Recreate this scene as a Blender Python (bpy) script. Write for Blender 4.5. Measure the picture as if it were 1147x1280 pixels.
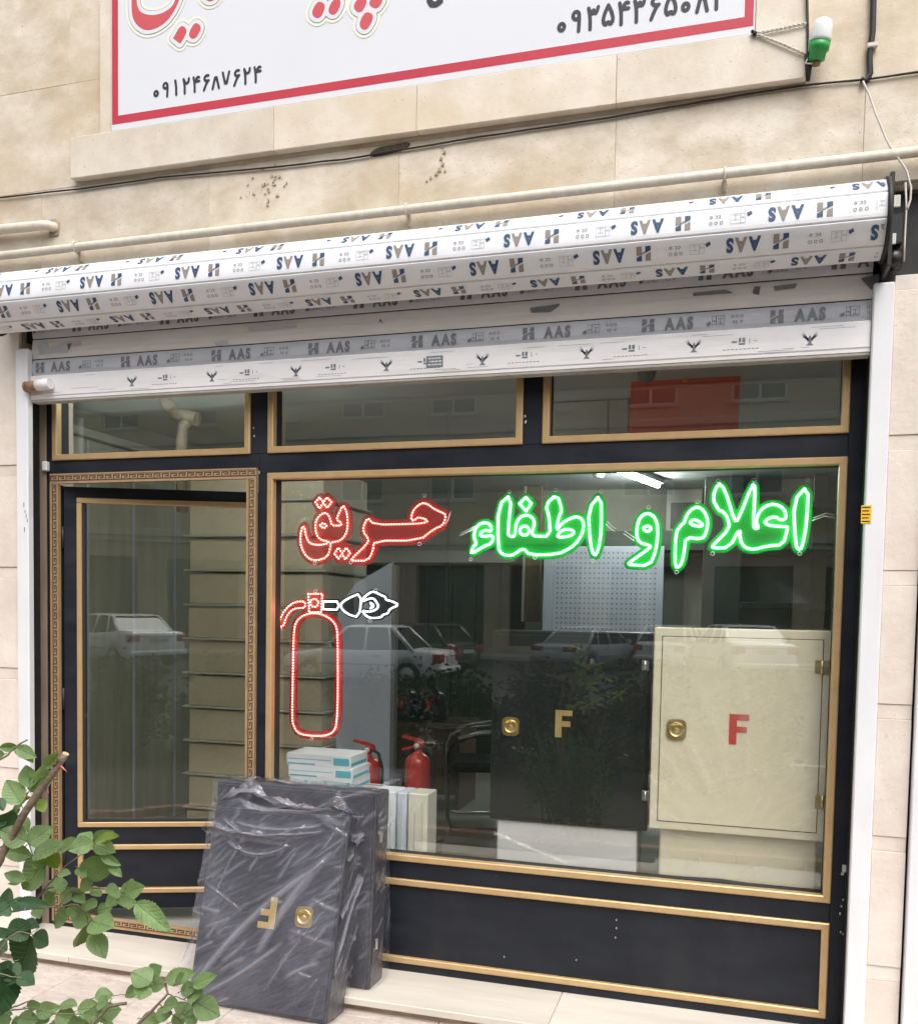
import bpy, bmesh, math, random
import numpy as np
from mathutils import Vector, Matrix
R_ = math.radians
random.seed(7)
for o in list(bpy.data.objects): bpy.data.objects.remove(o)
S = bpy.context.scene
COL = S.collection

# ---------------------------------------------------------------- camera
F_PX, YAW, PITCH, ROLL = 1150.0, -0.28575, -0.05213, 0.01798
CAM = Vector((3.01575, -3.56858, 1.43404)); CX, CY = 573.0, 825.98
fw = Vector((math.sin(YAW)*math.cos(PITCH), math.cos(YAW)*math.cos(PITCH), math.sin(PITCH)))
_r = Vector((math.cos(YAW), -math.sin(YAW), 0)); _u = _r.cross(fw)
rt = _r*math.cos(ROLL) + _u*math.sin(ROLL); up = -_r*math.sin(ROLL) + _u*math.cos(ROLL)
cd = bpy.data.cameras.new('camera'); cam = bpy.data.objects.new('camera', cd); COL.objects.link(cam)
cam.matrix_world = Matrix(((rt.x, up.x, -fw.x, CAM.x), (rt.y, up.y, -fw.y, CAM.y), (rt.z, up.z, -fw.z, CAM.z), (0, 0, 0, 1)))
cd.sensor_fit = 'VERTICAL'; cd.sensor_height = 36; cd.lens = F_PX*36/1280
cd.shift_y = (CY-640)/1280; cd.shift_x = (573.5-CX)/1280
cd.clip_start = 0.05; cd.clip_end = 500
S.camera = cam
def ray(u, v): return fw + rt*((u-CX)/F_PX) - up*((v-CY)/F_PX)
def P(u, v, Y): d = ray(u, v); return CAM + d*((Y-CAM.y)/d.y)          # photo pixel -> point on the plane y = Y
def PZ(u, v, Z): d = ray(u, v); return CAM + d*((Z-CAM.z)/d.z)

# ---------------------------------------------------------------- light: overcast daylight
SUN_EL, SUN_AZ = R_(58), R_(150)
w = bpy.data.worlds.new('World'); S.world = w; w.use_nodes = True
nt = w.node_tree; nt.nodes.clear()
sky = nt.nodes.new('ShaderNodeTexSky'); sky.sky_type = 'NISHITA'; sky.sun_disc = False
sky.sun_elevation = SUN_EL; sky.sun_rotation = SUN_AZ; sky.air_density = 1.0; sky.dust_density = 5.0; sky.ozone_density = 1.0
hsv = nt.nodes.new('ShaderNodeHueSaturation'); hsv.inputs['Saturation'].default_value = 0.30
bg = nt.nodes.new('ShaderNodeBackground'); bg.inputs['Strength'].default_value = 0.15
wo = nt.nodes.new('ShaderNodeOutputWorld')
nt.links.new(sky.outputs[0], hsv.inputs['Color']); nt.links.new(hsv.outputs[0], bg.inputs[0]); nt.links.new(bg.outputs[0], wo.inputs[0])
sl = bpy.data.lights.new('sun', 'SUN'); sl.energy = 0.9; sl.angle = R_(50); sl.color = (1, 0.97, 0.93)
so = bpy.data.objects.new('sun', sl); COL.objects.link(so)
# sky rotation turns clockwise from +Y; the lamp points from the same direction
sd = Vector((math.sin(SUN_AZ)*math.cos(SUN_EL), math.cos(SUN_AZ)*math.cos(SUN_EL), math.sin(SUN_EL)))
so.rotation_euler = sd.to_track_quat('Z', 'Y').to_euler(); so.location = (0, -8, 14)
S.view_settings.view_transform = 'Standard'; S.view_settings.look = 'None'; S.view_settings.gamma = 1.0
S.view_settings.exposure = 0.78; S.view_settings.use_curve_mapping = False
S.render.engine = 'CYCLES'
S.cycles.use_denoising = True; S.cycles.max_bounces = 8; S.cycles.transparent_max_bounces = 24
S.cycles.diffuse_bounces = 4; S.cycles.glossy_bounces = 4; S.cycles.sample_clamp_indirect = 6.0
S.cycles.caustics_reflective = False; S.cycles.caustics_refractive = False

# ---------------------------------------------------------------- helpers
class MB:
    def __init__(s): s.v = []; s.f = []; s.m = []; s.sm = []
    def add(s, vs, fs, mi=0, smooth=False):
        b = len(s.v); s.v += [tuple(v) for v in vs]
        for f in fs: s.f.append([b+i for i in f]); s.m.append(mi); s.sm.append(smooth)
        return s
    def box(s, x0, x1, y0, y1, z0, z1, mi=0):
        vs = [(x, y, z) for x in (x0, x1) for y in (y0, y1) for z in (z0, z1)]
        return s.add(vs, [(0, 1, 3, 2), (4, 6, 7, 5), (0, 4, 5, 1), (2, 3, 7, 6), (0, 2, 6, 4), (1, 5, 7, 3)], mi)
    def bbox(s, x0, x1, y0, y1, z0, z1, b=0.003, mi=0, M=None):      # chamfered box
        xs, ys, zs = (x0, x1), (y0, y1), (z0, z1); vs = []; ix = {}
        for i in (0, 1):
            for j in (0, 1):
                for k in (0, 1):
                    sx, sy, sz = (1, -1)[i], (1, -1)[j], (1, -1)[k]
                    for a in range(3):
                        p = [xs[i], ys[j], zs[k]]
                        for c, sg in ((0, sx), (1, sy), (2, sz)):
                            if c != a: p[c] += sg*b
                        ix[i, j, k, a] = len(vs); vs.append(p)
        # vertex (i,j,k,a) lies on the faces normal to ... axis a untouched
        fs = []
        for a in range(3):
            o1, o2 = [c for c in range(3) if c != a]
            for sd_ in (0, 1):
                q = []
                for (c1, c2) in ((0, 0), (1, 0), (1, 1), (0, 1)):
                    k = [0, 0, 0]; k[a] = sd_; k[o1] = c1; k[o2] = c2; q.append(ix[k[0], k[1], k[2], a])
                fs.append(q)
        for a in range(3):                                             # edges along axis a
            o1, o2 = [c for c in range(3) if c != a]
            for c1 in (0, 1):
                for c2 in (0, 1):
                    k0 = [0, 0, 0]; k0[o1] = c1; k0[o2] = c2; k1 = list(k0); k1[a] = 1
                    fs.append([ix[(*k0, o1)], ix[(*k1, o1)], ix[(*k1, o2)], ix[(*k0, o2)]])
        for i in (0, 1):
            for j in (0, 1):
                for k in (0, 1): fs.append([ix[i, j, k, 0], ix[i, j, k, 1], ix[i, j, k, 2]])
        if M is not None: vs = [M @ Vector(v) for v in vs]
        return s.add(vs, fs, mi)
    def tube(s, pts, r, n=8, mi=0, cap=True, closed=False):
        pts = [Vector(p) for p in pts]; N = len(pts)
        rr = r if isinstance(r, (list, tuple)) else [r]*N
        tang = []
        for i in range(N):
            a = pts[i-1] if (i > 0 or closed) else pts[i]; b = pts[(i+1) % N] if (i < N-1 or closed) else pts[i]
            t = (b-a); tang.append(t.normalized() if t.length > 1e-9 else Vector((1, 0, 0)))
        ref = Vector((0, 0, 1)) if abs(tang[0].z) < 0.9 else Vector((0, 1, 0))
        nrm = tang[0].cross(ref).normalized(); vs = []
        for i in range(N):
            nrm = (nrm - tang[i]*nrm.dot(tang[i])); nrm = nrm.normalized() if nrm.length > 1e-6 else tang[i].orthogonal().normalized()
            bn = tang[i].cross(nrm)
            for k in range(n):
                a = 2*math.pi*k/n; vs.append(pts[i] + (nrm*math.cos(a)+bn*math.sin(a))*rr[i])
        fs = []
        for i in range(N if closed else N-1):
            j = (i+1) % N
            for k in range(n): fs.append((i*n+k, i*n+(k+1) % n, j*n+(k+1) % n, j*n+k))
        s.add(vs, fs, mi, True)
        if cap and not closed:
            b = len(s.v)-len(vs); s.f.append([b+k for k in range(n)][::-1]); s.m.append(mi); s.sm.append(False)
            s.f.append([b+(N-1)*n+k for k in range(n)]); s.m.append(mi); s.sm.append(False)
        return s
    def lathe(s, prof, n=20, M=None, mi=0, smooth=True):              # prof: (r, z) around z
        vs = []
        for r, z in prof:
            for k in range(n):
                a = 2*math.pi*k/n; v = Vector((r*math.cos(a), r*math.sin(a), z)); vs.append(M @ v if M is not None else v)
        fs = []
        for i in range(len(prof)-1):
            for k in range(n): fs.append((i*n+k, i*n+(k+1) % n, (i+1)*n+(k+1) % n, (i+1)*n+k))
        fs.append([k for k in range(n)][::-1]); fs.append([(len(prof)-1)*n+k for k in range(n)])
        return s.add(vs, fs, mi, smooth)
    def prism(s, poly, f3, d, mi=0):                                  # poly 2D -> f3(x,y,depth)
        n = len(poly); vs = [f3(x, y, 0) for x, y in poly]+[f3(x, y, d) for x, y in poly]
        fs = [list(range(n)), list(range(2*n-1, n-1, -1))]+[[i, i+n, (i+1) % n+n, (i+1) % n] for i in range(n)]
        return s.add(vs, fs, mi)
    def grid(s, f, nu, nv, mi=0, smooth=True):
        vs = [f(i/nu, j/nv) for j in range(nv+1) for i in range(nu+1)]; w_ = nu+1
        fs = [(j*w_+i, j*w_+i+1, (j+1)*w_+i+1, (j+1)*w_+i) for j in range(nv) for i in range(nu)]
        return s.add(vs, fs, mi, smooth)
    def ico(s, c, r, mi=0):
        t = (1+5**.5)/2; k = r/math.sqrt(1+t*t)
        vs = [(-1, t, 0), (1, t, 0), (-1, -t, 0), (1, -t, 0), (0, -1, t), (0, 1, t), (0, -1, -t), (0, 1, -t), (t, 0, -1), (t, 0, 1), (-t, 0, -1), (-t, 0, 1)]
        fs = [(0, 11, 5), (0, 5, 1), (0, 1, 7), (0, 7, 10), (0, 10, 11), (1, 5, 9), (5, 11, 4), (11, 10, 2), (10, 7, 6), (7, 1, 8), (3, 9, 4), (3, 4, 2), (3, 2, 6), (3, 6, 8), (3, 8, 9), (4, 9, 5), (2, 4, 11), (6, 2, 10), (8, 6, 7), (9, 8, 1)]
        return s.add([(c[0]+a*k, c[1]+b*k, c[2]+d*k) for a, b, d in vs], fs, mi, True)
    def xf(s, M):
        s.v = [tuple(M @ Vector(v)) for v in s.v]; return s
    def mesh(s, name, mats, recalc=True):
        me = bpy.data.meshes.new(name); me.from_pydata(s.v, [], s.f)
        for m in (mats if isinstance(mats, (list, tuple)) else [mats]): me.materials.append(m)
        me.polygons.foreach_set('material_index', s.m); me.polygons.foreach_set('use_smooth', s.sm)
        if recalc:
            bm = bmesh.new(); bm.from_mesh(me); bmesh.ops.recalc_face_normals(bm, faces=bm.faces); bm.to_mesh(me); bm.free()
        me.update(); return me
def link(name, me, parent=None, M=None):
    o = bpy.data.objects.new(name, me); COL.objects.link(o)
    if parent is not None:
        o.parent = parent
        o.location = -Vector(wloc(parent))                            # meshes are written in world coordinates
        if M is not None: o.matrix_local = Matrix.Translation(-Vector(wloc(parent))) @ M
    elif M is not None: o.matrix_world = M
    return o
def wloc(o):
    v = Vector(o.location)
    while o.parent is not None: o = o.parent; v = v+Vector(o.location)
    return v
def part(name, mb, mats, parent, recalc=True): return link(name, mb.mesh(name, mats, recalc), parent)
def tag(o, label, cat, group=None):
    o['label'] = label; o['category'] = cat
    if group: o['group'] = group
    return o
def thing(name, label, cat, loc=(0, 0, 0), group=None):
    o = bpy.data.objects.new(name, None); COL.objects.link(o); o.location = loc; o.empty_display_size = 0.1
    return tag(o, label, cat, group)
def solo(name, mb, mats, label, cat, group=None): return tag(link(name, mb.mesh(name, mats)), label, cat, group)
def struct(name, mb, mats, recalc=True):
    o = link(name, mb.mesh(name, mats, recalc)); o['kind'] = 'structure'; return o
def copy_tree(o, parent=None):
    c = o.copy(); COL.objects.link(c); c.parent = parent
    for ch in list(o.children): copy_tree(ch, c)
    return c

# ---- signed-distance sheets: flat shapes with round outlines (signs, LED boards, print)
def sdf_sheet(loops, grow, res, f3, fill=True, thick=0.0, lines=False):
    """loops: closed 2D outlines (open polylines when lines). Returns an MB of everything within `grow` of them."""
    segs = []
    for L in loops:
        n = len(L)
        for i in range(n-1 if lines else n): segs.append((*L[i], *L[(i+1) % n]))
    A = np.array(segs); lo = np.minimum(A[:, :2].min(0), A[:, 2:].min(0))-grow-2*res; hi = np.maximum(A[:, :2].max(0), A[:, 2:].max(0))+grow+2*res
    nx = int((hi[0]-lo[0])/res)+2; ny = int((hi[1]-lo[1])/res)+2
    X, Y = np.meshgrid(lo[0]+res*np.arange(nx), lo[1]+res*np.arange(ny))
    D = np.full(X.shape, 1e9); W = np.zeros(X.shape, bool)
    for x0, y0, x1, y1 in segs:
        dx, dy = x1-x0, y1-y0; l2 = dx*dx+dy*dy+1e-12
        t = np.clip(((X-x0)*dx+(Y-y0)*dy)/l2, 0, 1); D = np.minimum(D, np.hypot(X-x0-t*dx, Y-y0-t*dy))
        if fill and not lines:
            c = ((y0 > Y) != (y1 > Y)); W ^= c & (X < (x1-x0)*(Y-y0)/(y1-y0+1e-15)+x0)
    Fv = grow-np.where(W, -D, D)
    mb = MB(); ids = {}
    def vid(x, y):
        k = (round(x/res*64), round(y/res*64))
        if k not in ids: ids[k] = len(mb.v); mb.v.append(tuple(f3(x, y, 0)))
        return ids[k]
    for j in range(ny-1):
        row = Fv[j:j+2]
        act = np.nonzero((row[:, :-1] > 0).any(0) | (row[:, 1:] > 0).any(0))[0]
        for i in act:
            c = [(X[j, i], Y[j, i], Fv[j, i]), (X[j, i+1], Y[j, i+1], Fv[j, i+1]), (X[j+1, i+1], Y[j+1, i+1], Fv[j+1, i+1]), (X[j+1, i], Y[j+1, i], Fv[j+1, i])]
            out = []
            for a in range(4):
                p, q = c[a], c[(a+1) % 4]
                if p[2] > 0: out.append((p[0], p[1]))
                if (p[2] > 0) != (q[2] > 0):
                    t = p[2]/(p[2]-q[2]); out.append((p[0]+t*(q[0]-p[0]), p[1]+t*(q[1]-p[1])))
            ii = []
            for o_ in out:
                k = vid(*o_)
                if k not in ii: ii.append(k)
            if len(ii) > 2: mb.f.append(ii); mb.m.append(0); mb.sm.append(False)
    if thick:
        n0 = len(mb.v); ec = {}
        for f in mb.f:
            for a in range(len(f)):
                e = (f[a], f[(a+1) % len(f)]); ec[e] = ec.get(e, 0)+1
        p0 = Vector(f3(0, 0, 0)); off = Vector(f3(0, 0, thick))-p0
        fr = list(mb.f); mb.v += [tuple(Vector(v)+off) for v in mb.v[:n0]]
        for f in fr: mb.f.append([i+n0 for i in f][::-1]); mb.m.append(0); mb.sm.append(False)
        for (a, b) in ec:
            if (b, a) not in ec: mb.f.append([b, a, a+n0, b+n0]); mb.m.append(0); mb.sm.append(False)
    return mb
def smooth_loop(L, it=2, closed=True):
    for _ in range(it):
        n = len(L); o = []
        if closed:
            for i in range(n):
                a, b = L[i], L[(i+1) % n]; o += [(a[0]*.75+b[0]*.25, a[1]*.75+b[1]*.25), (a[0]*.25+b[0]*.75, a[1]*.25+b[1]*.75)]
        else:
            o = [L[0]]
            for i in range(n-1):
                a, b = L[i], L[i+1]; o += [(a[0]*.75+b[0]*.25, a[1]*.75+b[1]*.25), (a[0]*.25+b[0]*.75, a[1]*.25+b[1]*.75)]
            o.append(L[-1])
        L = o
    return L
_tc = {}
def text_tris(body, bold=0.0):
    """glyph outlines as triangles ((x,y) list, faces) with cap height ~0.7, origin at the left baseline"""
    k = (body, bold)
    if k not in _tc:
        c = bpy.data.curves.new('txt', 'FONT'); c.body = body; c.offset = bold; c.resolution_u = 3
        o = bpy.data.objects.new('txt', c); COL.objects.link(o)
        bpy.context.view_layer.update()
        dg = bpy.context.evaluated_depsgraph_get(); m = o.evaluated_get(dg).to_mesh()
        vs = [(v.co.x, v.co.y) for v in m.vertices]; fs = [list(p.vertices) for p in m.polygons]
        o.evaluated_get(dg).to_mesh_clear(); bpy.data.objects.remove(o); bpy.data.curves.remove(c)
        x0 = min(v[0] for v in vs); _tc[k] = ([(x-x0, y) for x, y in vs], fs, max(v[0] for v in vs)-x0)
    return _tc[k]
def put_text(mb, body, f3, h, bold=0.0, mi=0, width=None, stretch=1.0):
    vs, fs, w_ = text_tris(body, bold); k = h/0.7
    kx = k*stretch if width is None else width/w_
    mb.add([f3(x*kx, y*k) for x, y in vs], fs, mi)
    return w_*kx
# ---------------------------------------------------------------- materials
def _n(nt, t, **kw):
    n = nt.nodes.new(t)
    for k, v in kw.items():
        if k in n.inputs: n.inputs[k].default_value = v
        else: setattr(n, k, v)
    return n
def mat(name, c1, c2=None, rough=0.6, metal=0.0, scale=6.0, detail=6.0, stretch=(1, 1, 1), bump=0.0, bscale=None, rand=0.0, spots=None, spec=0.5,
        emis=None, estr=0.0, coat=0.0, rough2=None, streak=None, alpha=None, world=True, trans=0.0, voro=None):
    m = bpy.data.materials.new(name); m.use_nodes = True; nt = m.node_tree; L = nt.links
    b = nt.nodes['Principled BSDF']; b.inputs['Roughness'].default_value = rough; b.inputs['Metallic'].default_value = metal
    b.inputs['Specular IOR Level'].default_value = spec
    if coat: b.inputs['Coat Weight'].default_value = coat; b.inputs['Coat Roughness'].default_value = 0.08
    if alpha is not None: b.inputs['Alpha'].default_value = alpha
    if trans: b.inputs['Transmission Weight'].default_value = trans
    c2 = c2 or c1
    tc = _n(nt, 'ShaderNodeNewGeometry') if world else _n(nt, 'ShaderNodeTexCoord')
    src = tc.outputs['Position'] if world else tc.outputs['Object']
    mp = _n(nt, 'ShaderNodeMapping'); mp.inputs['Scale'].default_value = stretch; L.new(src, mp.inputs['Vector'])
    if rand:                                                           # each piece samples another place of the stone
        oi = _n(nt, 'ShaderNodeObjectInfo'); cm = _n(nt, 'ShaderNodeVectorMath', operation='SCALE'); cm.inputs[0].default_value = (37, 19, 53)
        L.new(oi.outputs['Random'], cm.inputs['Scale']); ad = _n(nt, 'ShaderNodeVectorMath', operation='ADD')
        L.new(mp.outputs[0], ad.inputs[0]); L.new(cm.outputs[0], ad.inputs[1]); vec = ad.outputs[0]
    else: vec = mp.outputs[0]
    nz = _n(nt, 'ShaderNodeTexNoise', Scale=scale, Detail=detail, Roughness=0.62); L.new(vec, nz.inputs['Vector'])
    cr = _n(nt, 'ShaderNodeValToRGB'); cr.color_ramp.elements[0].position = 0.3; cr.color_ramp.elements[1].position = 0.72
    cr.color_ramp.elements[0].color = (*c1, 1); cr.color_ramp.elements[1].color = (*c2, 1)
    L.new(nz.outputs['Fac'], cr.inputs[0]); col = cr.outputs[0]
    if spots:                                                          # (scale, threshold, colour): pits, dirt specks
        sc_, th, sc_col = spots
        vz = _n(nt, 'ShaderNodeTexNoise', Scale=sc_, Detail=3.0, Roughness=0.7); L.new(vec, vz.inputs['Vector'])
        rr = _n(nt, 'ShaderNodeValToRGB'); rr.color_ramp.elements[0].position = th; rr.color_ramp.elements[1].position = th+0.05
        L.new(vz.outputs['Fac'], rr.inputs[0]); mx = _n(nt, 'ShaderNodeMix', data_type='RGBA')
        L.new(rr.outputs[0], mx.inputs[0]); L.new(col, mx.inputs[6]); mx.inputs[7].default_value = (*sc_col, 1); col = mx.outputs[2]
    if streak:                                                         # (scale vec, strength, colour): run marks
        sv, st, scol = streak
        m2 = _n(nt, 'ShaderNodeMapping'); m2.inputs['Scale'].default_value = sv; L.new(src, m2.inputs['Vector'])
        s2 = _n(nt, 'ShaderNodeTexNoise', Scale=1.0, Detail=5.0, Roughness=0.65); L.new(m2.outputs[0], s2.inputs['Vector'])
        r2 = _n(nt, 'ShaderNodeMapRange'); r2.inputs[1].default_value = 0.5; r2.inputs[2].default_value = 0.8; r2.inputs[4].default_value = st
        L.new(s2.outputs['Fac'], r2.inputs[0]); mx = _n(nt, 'ShaderNodeMix', data_type='RGBA')
        L.new(r2.outputs[0], mx.inputs[0]); L.new(col, mx.inputs[6]); mx.inputs[7].default_value = (*scol, 1); col = mx.outputs[2]
    if rand:
        hv = _n(nt, 'ShaderNodeHueSaturation'); mr = _n(nt, 'ShaderNodeMapRange'); mr.inputs[3].default_value = 1-rand; mr.inputs[4].default_value = 1+rand
        L.new(oi.outputs['Random'], mr.inputs[0]); L.new(mr.outputs[0], hv.inputs['Value']); L.new(col, hv.inputs['Color']); col = hv.outputs[0]
    L.new(col, b.inputs['Base Color'])
    if rough2 is not None:
        rm = _n(nt, 'ShaderNodeMapRange'); rm.inputs[1].default_value = 0.35; rm.inputs[2].default_value = 0.7; rm.inputs[3].default_value = rough; rm.inputs[4].default_value = rough2
        L.new(nz.outputs['Fac'], rm.inputs[0]); L.new(rm.outputs[0], b.inputs['Roughness'])
    if bump:
        bz = _n(nt, 'ShaderNodeTexNoise', Scale=bscale or scale*4, Detail=5.0, Roughness=0.65); L.new(vec, bz.inputs['Vector'])
        bp = _n(nt, 'ShaderNodeBump'); bp.inputs['Strength'].default_value = bump; bp.inputs['Distance'].default_value = 0.02
        L.new(bz.outputs['Fac'], bp.inputs['Height']); L.new(bp.outputs[0], b.inputs['Normal'])
    if emis: b.inputs['Emission Color'].default_value = (*emis, 1); b.inputs['Emission Strength'].default_value = estr
    return m
def emit(name, c, s):
    m = bpy.data.materials.new(name); m.use_nodes = True; nt = m.node_tree; nt.nodes.clear()
    e = _n(nt, 'ShaderNodeEmission'); e.inputs[0].default_value = (*c, 1); e.inputs[1].default_value = s
    o = _n(nt, 'ShaderNodeOutputMaterial'); nt.links.new(e.outputs[0], o.inputs[0]); return m
def schlick(nt, f0, nsock=None):
    """two-sided mirror share of a thin pane: f0 at normal incidence, rising to 1 at grazing angles"""
    L = nt.links; g = _n(nt, 'ShaderNodeNewGeometry'); d = _n(nt, 'ShaderNodeVectorMath', operation='DOT_PRODUCT'); L.new(nsock or g.outputs['Normal'], d.inputs[0]); L.new(g.outputs['Incoming'], d.inputs[1])
    a = _n(nt, 'ShaderNodeMath', operation='ABSOLUTE'); L.new(d.outputs['Value'], a.inputs[0]); s = _n(nt, 'ShaderNodeMath', operation='SUBTRACT', use_clamp=True); s.inputs[0].default_value = 1.0; L.new(a.outputs[0], s.inputs[1])
    p = _n(nt, 'ShaderNodeMath', operation='POWER'); L.new(s.outputs[0], p.inputs[0]); p.inputs[1].default_value = 5.0
    m = _n(nt, 'ShaderNodeMath', operation='MULTIPLY_ADD'); L.new(p.outputs[0], m.inputs[0]); m.inputs[1].default_value = 1-f0; m.inputs[2].default_value = f0; return m.outputs[0]
def glass(name, tint, f0):
    m = bpy.data.materials.new(name); m.use_nodes = True; nt = m.node_tree; nt.nodes.clear(); L = nt.links
    t = _n(nt, 'ShaderNodeBsdfTransparent'); t.inputs[0].default_value = (*tint, 1)
    g = _n(nt, 'ShaderNodeBsdfGlossy'); g.inputs['Roughness'].default_value = 0.004; g.inputs[0].default_value = (0.95, 1, 0.97, 1)
    fr = schlick(nt, f0)
    nz = _n(nt, 'ShaderNodeTexNoise', Scale=2.2, Detail=1.0); ge = _n(nt, 'ShaderNodeNewGeometry'); L.new(ge.outputs['Position'], nz.inputs['Vector'])
    bp = _n(nt, 'ShaderNodeBump'); bp.inputs['Strength'].default_value = 0.02; bp.inputs['Distance'].default_value = 0.015; L.new(nz.outputs['Fac'], bp.inputs['Height']); L.new(bp.outputs[0], g.inputs['Normal'])
    mx = _n(nt, 'ShaderNodeMixShader'); L.new(fr, mx.inputs[0]); L.new(t.outputs[0], mx.inputs[1]); L.new(g.outputs[0], mx.inputs[2])
    # dust: a faint film with vertical wipe marks
    mp = _n(nt, 'ShaderNodeMapping'); mp.inputs['Scale'].default_value = (9, 9, 1.2); L.new(ge.outputs['Position'], mp.inputs['Vector'])
    dz = _n(nt, 'ShaderNodeTexNoise', Scale=1.6, Detail=6.0, Roughness=0.7); L.new(mp.outputs[0], dz.inputs['Vector'])
    rr = _n(nt, 'ShaderNodeMapRange'); rr.inputs[1].default_value = 0.45; rr.inputs[2].default_value = 0.85; rr.inputs[3].default_value = 0.001; rr.inputs[4].default_value = 0.012
    L.new(dz.outputs['Fac'], rr.inputs[0]); df = _n(nt, 'ShaderNodeBsdfDiffuse'); df.inputs[0].default_value = (0.7, 0.7, 0.66, 1)
    m2 = _n(nt, 'ShaderNodeMixShader'); L.new(rr.outputs[0], m2.inputs[0]); L.new(mx.outputs[0], m2.inputs[1]); L.new(df.outputs[0], m2.inputs[2])
    o = _n(nt, 'ShaderNodeOutputMaterial'); L.new(m2.outputs[0], o.inputs[0]); return m
def film(name, haze, hazecol=(0.8, 0.8, 0.85), rough=0.12, crease=9.0, f0=0.05, ridge=2.2):
    """thin crumpled plastic: clear, crease highlights part painted as pale haze, part real gloss"""
    m = bpy.data.materials.new(name); m.use_nodes = True; nt = m.node_tree; nt.nodes.clear(); L = nt.links
    tc = _n(nt, 'ShaderNodeTexCoord')
    def ridges(rot, stretch, scale, width, seed):
        mp = _n(nt, 'ShaderNodeMapping'); mp.inputs['Rotation'].default_value = (0, rot, 0); L.new(tc.outputs['Object'], mp.inputs['Vector'])
        m2 = _n(nt, 'ShaderNodeMapping'); m2.inputs['Scale'].default_value = stretch; m2.inputs['Location'].default_value = (seed, seed*.7, seed*1.3); L.new(mp.outputs[0], m2.inputs['Vector'])
        nz = _n(nt, 'ShaderNodeTexNoise', Scale=scale, Detail=2.0, Roughness=0.5, Distortion=0.22); L.new(m2.outputs[0], nz.inputs['Vector'])
        ab = _n(nt, 'ShaderNodeMath', operation='SUBTRACT'); L.new(nz.outputs['Fac'], ab.inputs[0]); ab.inputs[1].default_value = 0.5
        a2 = _n(nt, 'ShaderNodeMath', operation='ABSOLUTE'); L.new(ab.outputs[0], a2.inputs[0])
        cr = _n(nt, 'ShaderNodeMapRange'); cr.inputs[1].default_value = 0.0; cr.inputs[2].default_value = width; cr.inputs[3].default_value = 1.0; cr.inputs[4].default_value = 0.0; L.new(a2.outputs[0], cr.inputs[0]); return a2.outputs[0], cr.outputs[0]
    h1, r1 = ridges(-0.72, (1.0, 1.0, 0.07), crease*1.6, 0.016, 1.7); h2, r2 = ridges(-1.05, (1.0, 1.0, 0.10), crease*3.4, 0.022, 5.1)
    pm = _n(nt, 'ShaderNodeTexNoise', Scale=4.5, Detail=2.0); L.new(tc.outputs['Object'], pm.inputs['Vector'])
    pr = _n(nt, 'ShaderNodeMapRange'); pr.inputs[1].default_value = 0.42; pr.inputs[2].default_value = 0.68; L.new(pm.outputs['Fac'], pr.inputs[0])
    mxr = _n(nt, 'ShaderNodeMath', operation='MAXIMUM'); L.new(r1, mxr.inputs[0]); L.new(r2, mxr.inputs[1])
    rm = _n(nt, 'ShaderNodeMath', operation='MULTIPLY'); L.new(mxr.outputs[0], rm.inputs[0]); L.new(pr.outputs[0], rm.inputs[1])
    hs = _n(nt, 'ShaderNodeMath', operation='ADD'); L.new(h1, hs.inputs[0]); L.new(h2, hs.inputs[1])
    bp = _n(nt, 'ShaderNodeBump'); bp.inputs['Strength'].default_value = 0.5; bp.inputs['Distance'].default_value = 0.02; L.new(hs.outputs[0], bp.inputs['Height'])
    t = _n(nt, 'ShaderNodeBsdfTransparent'); g = _n(nt, 'ShaderNodeBsdfGlossy'); g.inputs['Roughness'].default_value = rough; L.new(bp.outputs[0], g.inputs['Normal'])
    d = _n(nt, 'ShaderNodeBsdfDiffuse'); d.inputs[0].default_value = (*hazecol, 1); L.new(bp.outputs[0], d.inputs['Normal'])
    hz = _n(nt, 'ShaderNodeMath', operation='MULTIPLY_ADD'); L.new(rm.outputs[0], hz.inputs[0]); hz.inputs[1].default_value = haze*ridge  # pale haze along the ridges stands in for highlights
    pv = _n(nt, 'ShaderNodeMath', operation='MULTIPLY_ADD'); L.new(pr.outputs[0], pv.inputs[0]); pv.inputs[1].default_value = haze*1.3; pv.inputs[2].default_value = haze*.7
    at = _n(nt, 'ShaderNodeAttribute'); at.attribute_name = 'crease'; am = _n(nt, 'ShaderNodeMath', operation='MULTIPLY_ADD'); L.new(at.outputs['Fac'], am.inputs[0]); am.inputs[1].default_value = 0.155; L.new(pv.outputs[0], am.inputs[2]); L.new(am.outputs[0], hz.inputs[2])
    m1 = _n(nt, 'ShaderNodeMixShader'); L.new(hz.outputs[0], m1.inputs[0]); L.new(t.outputs[0], m1.inputs[1]); L.new(d.outputs[0], m1.inputs[2])
    fr = schlick(nt, f0, bp.outputs[0])
    m2_ = _n(nt, 'ShaderNodeMixShader'); L.new(fr, m2_.inputs[0]); L.new(m1.outputs[0], m2_.inputs[1]); L.new(g.outputs[0], m2_.inputs[2])
    o = _n(nt, 'ShaderNodeOutputMaterial'); L.new(m2_.outputs[0], o.inputs[0]); return m
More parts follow.
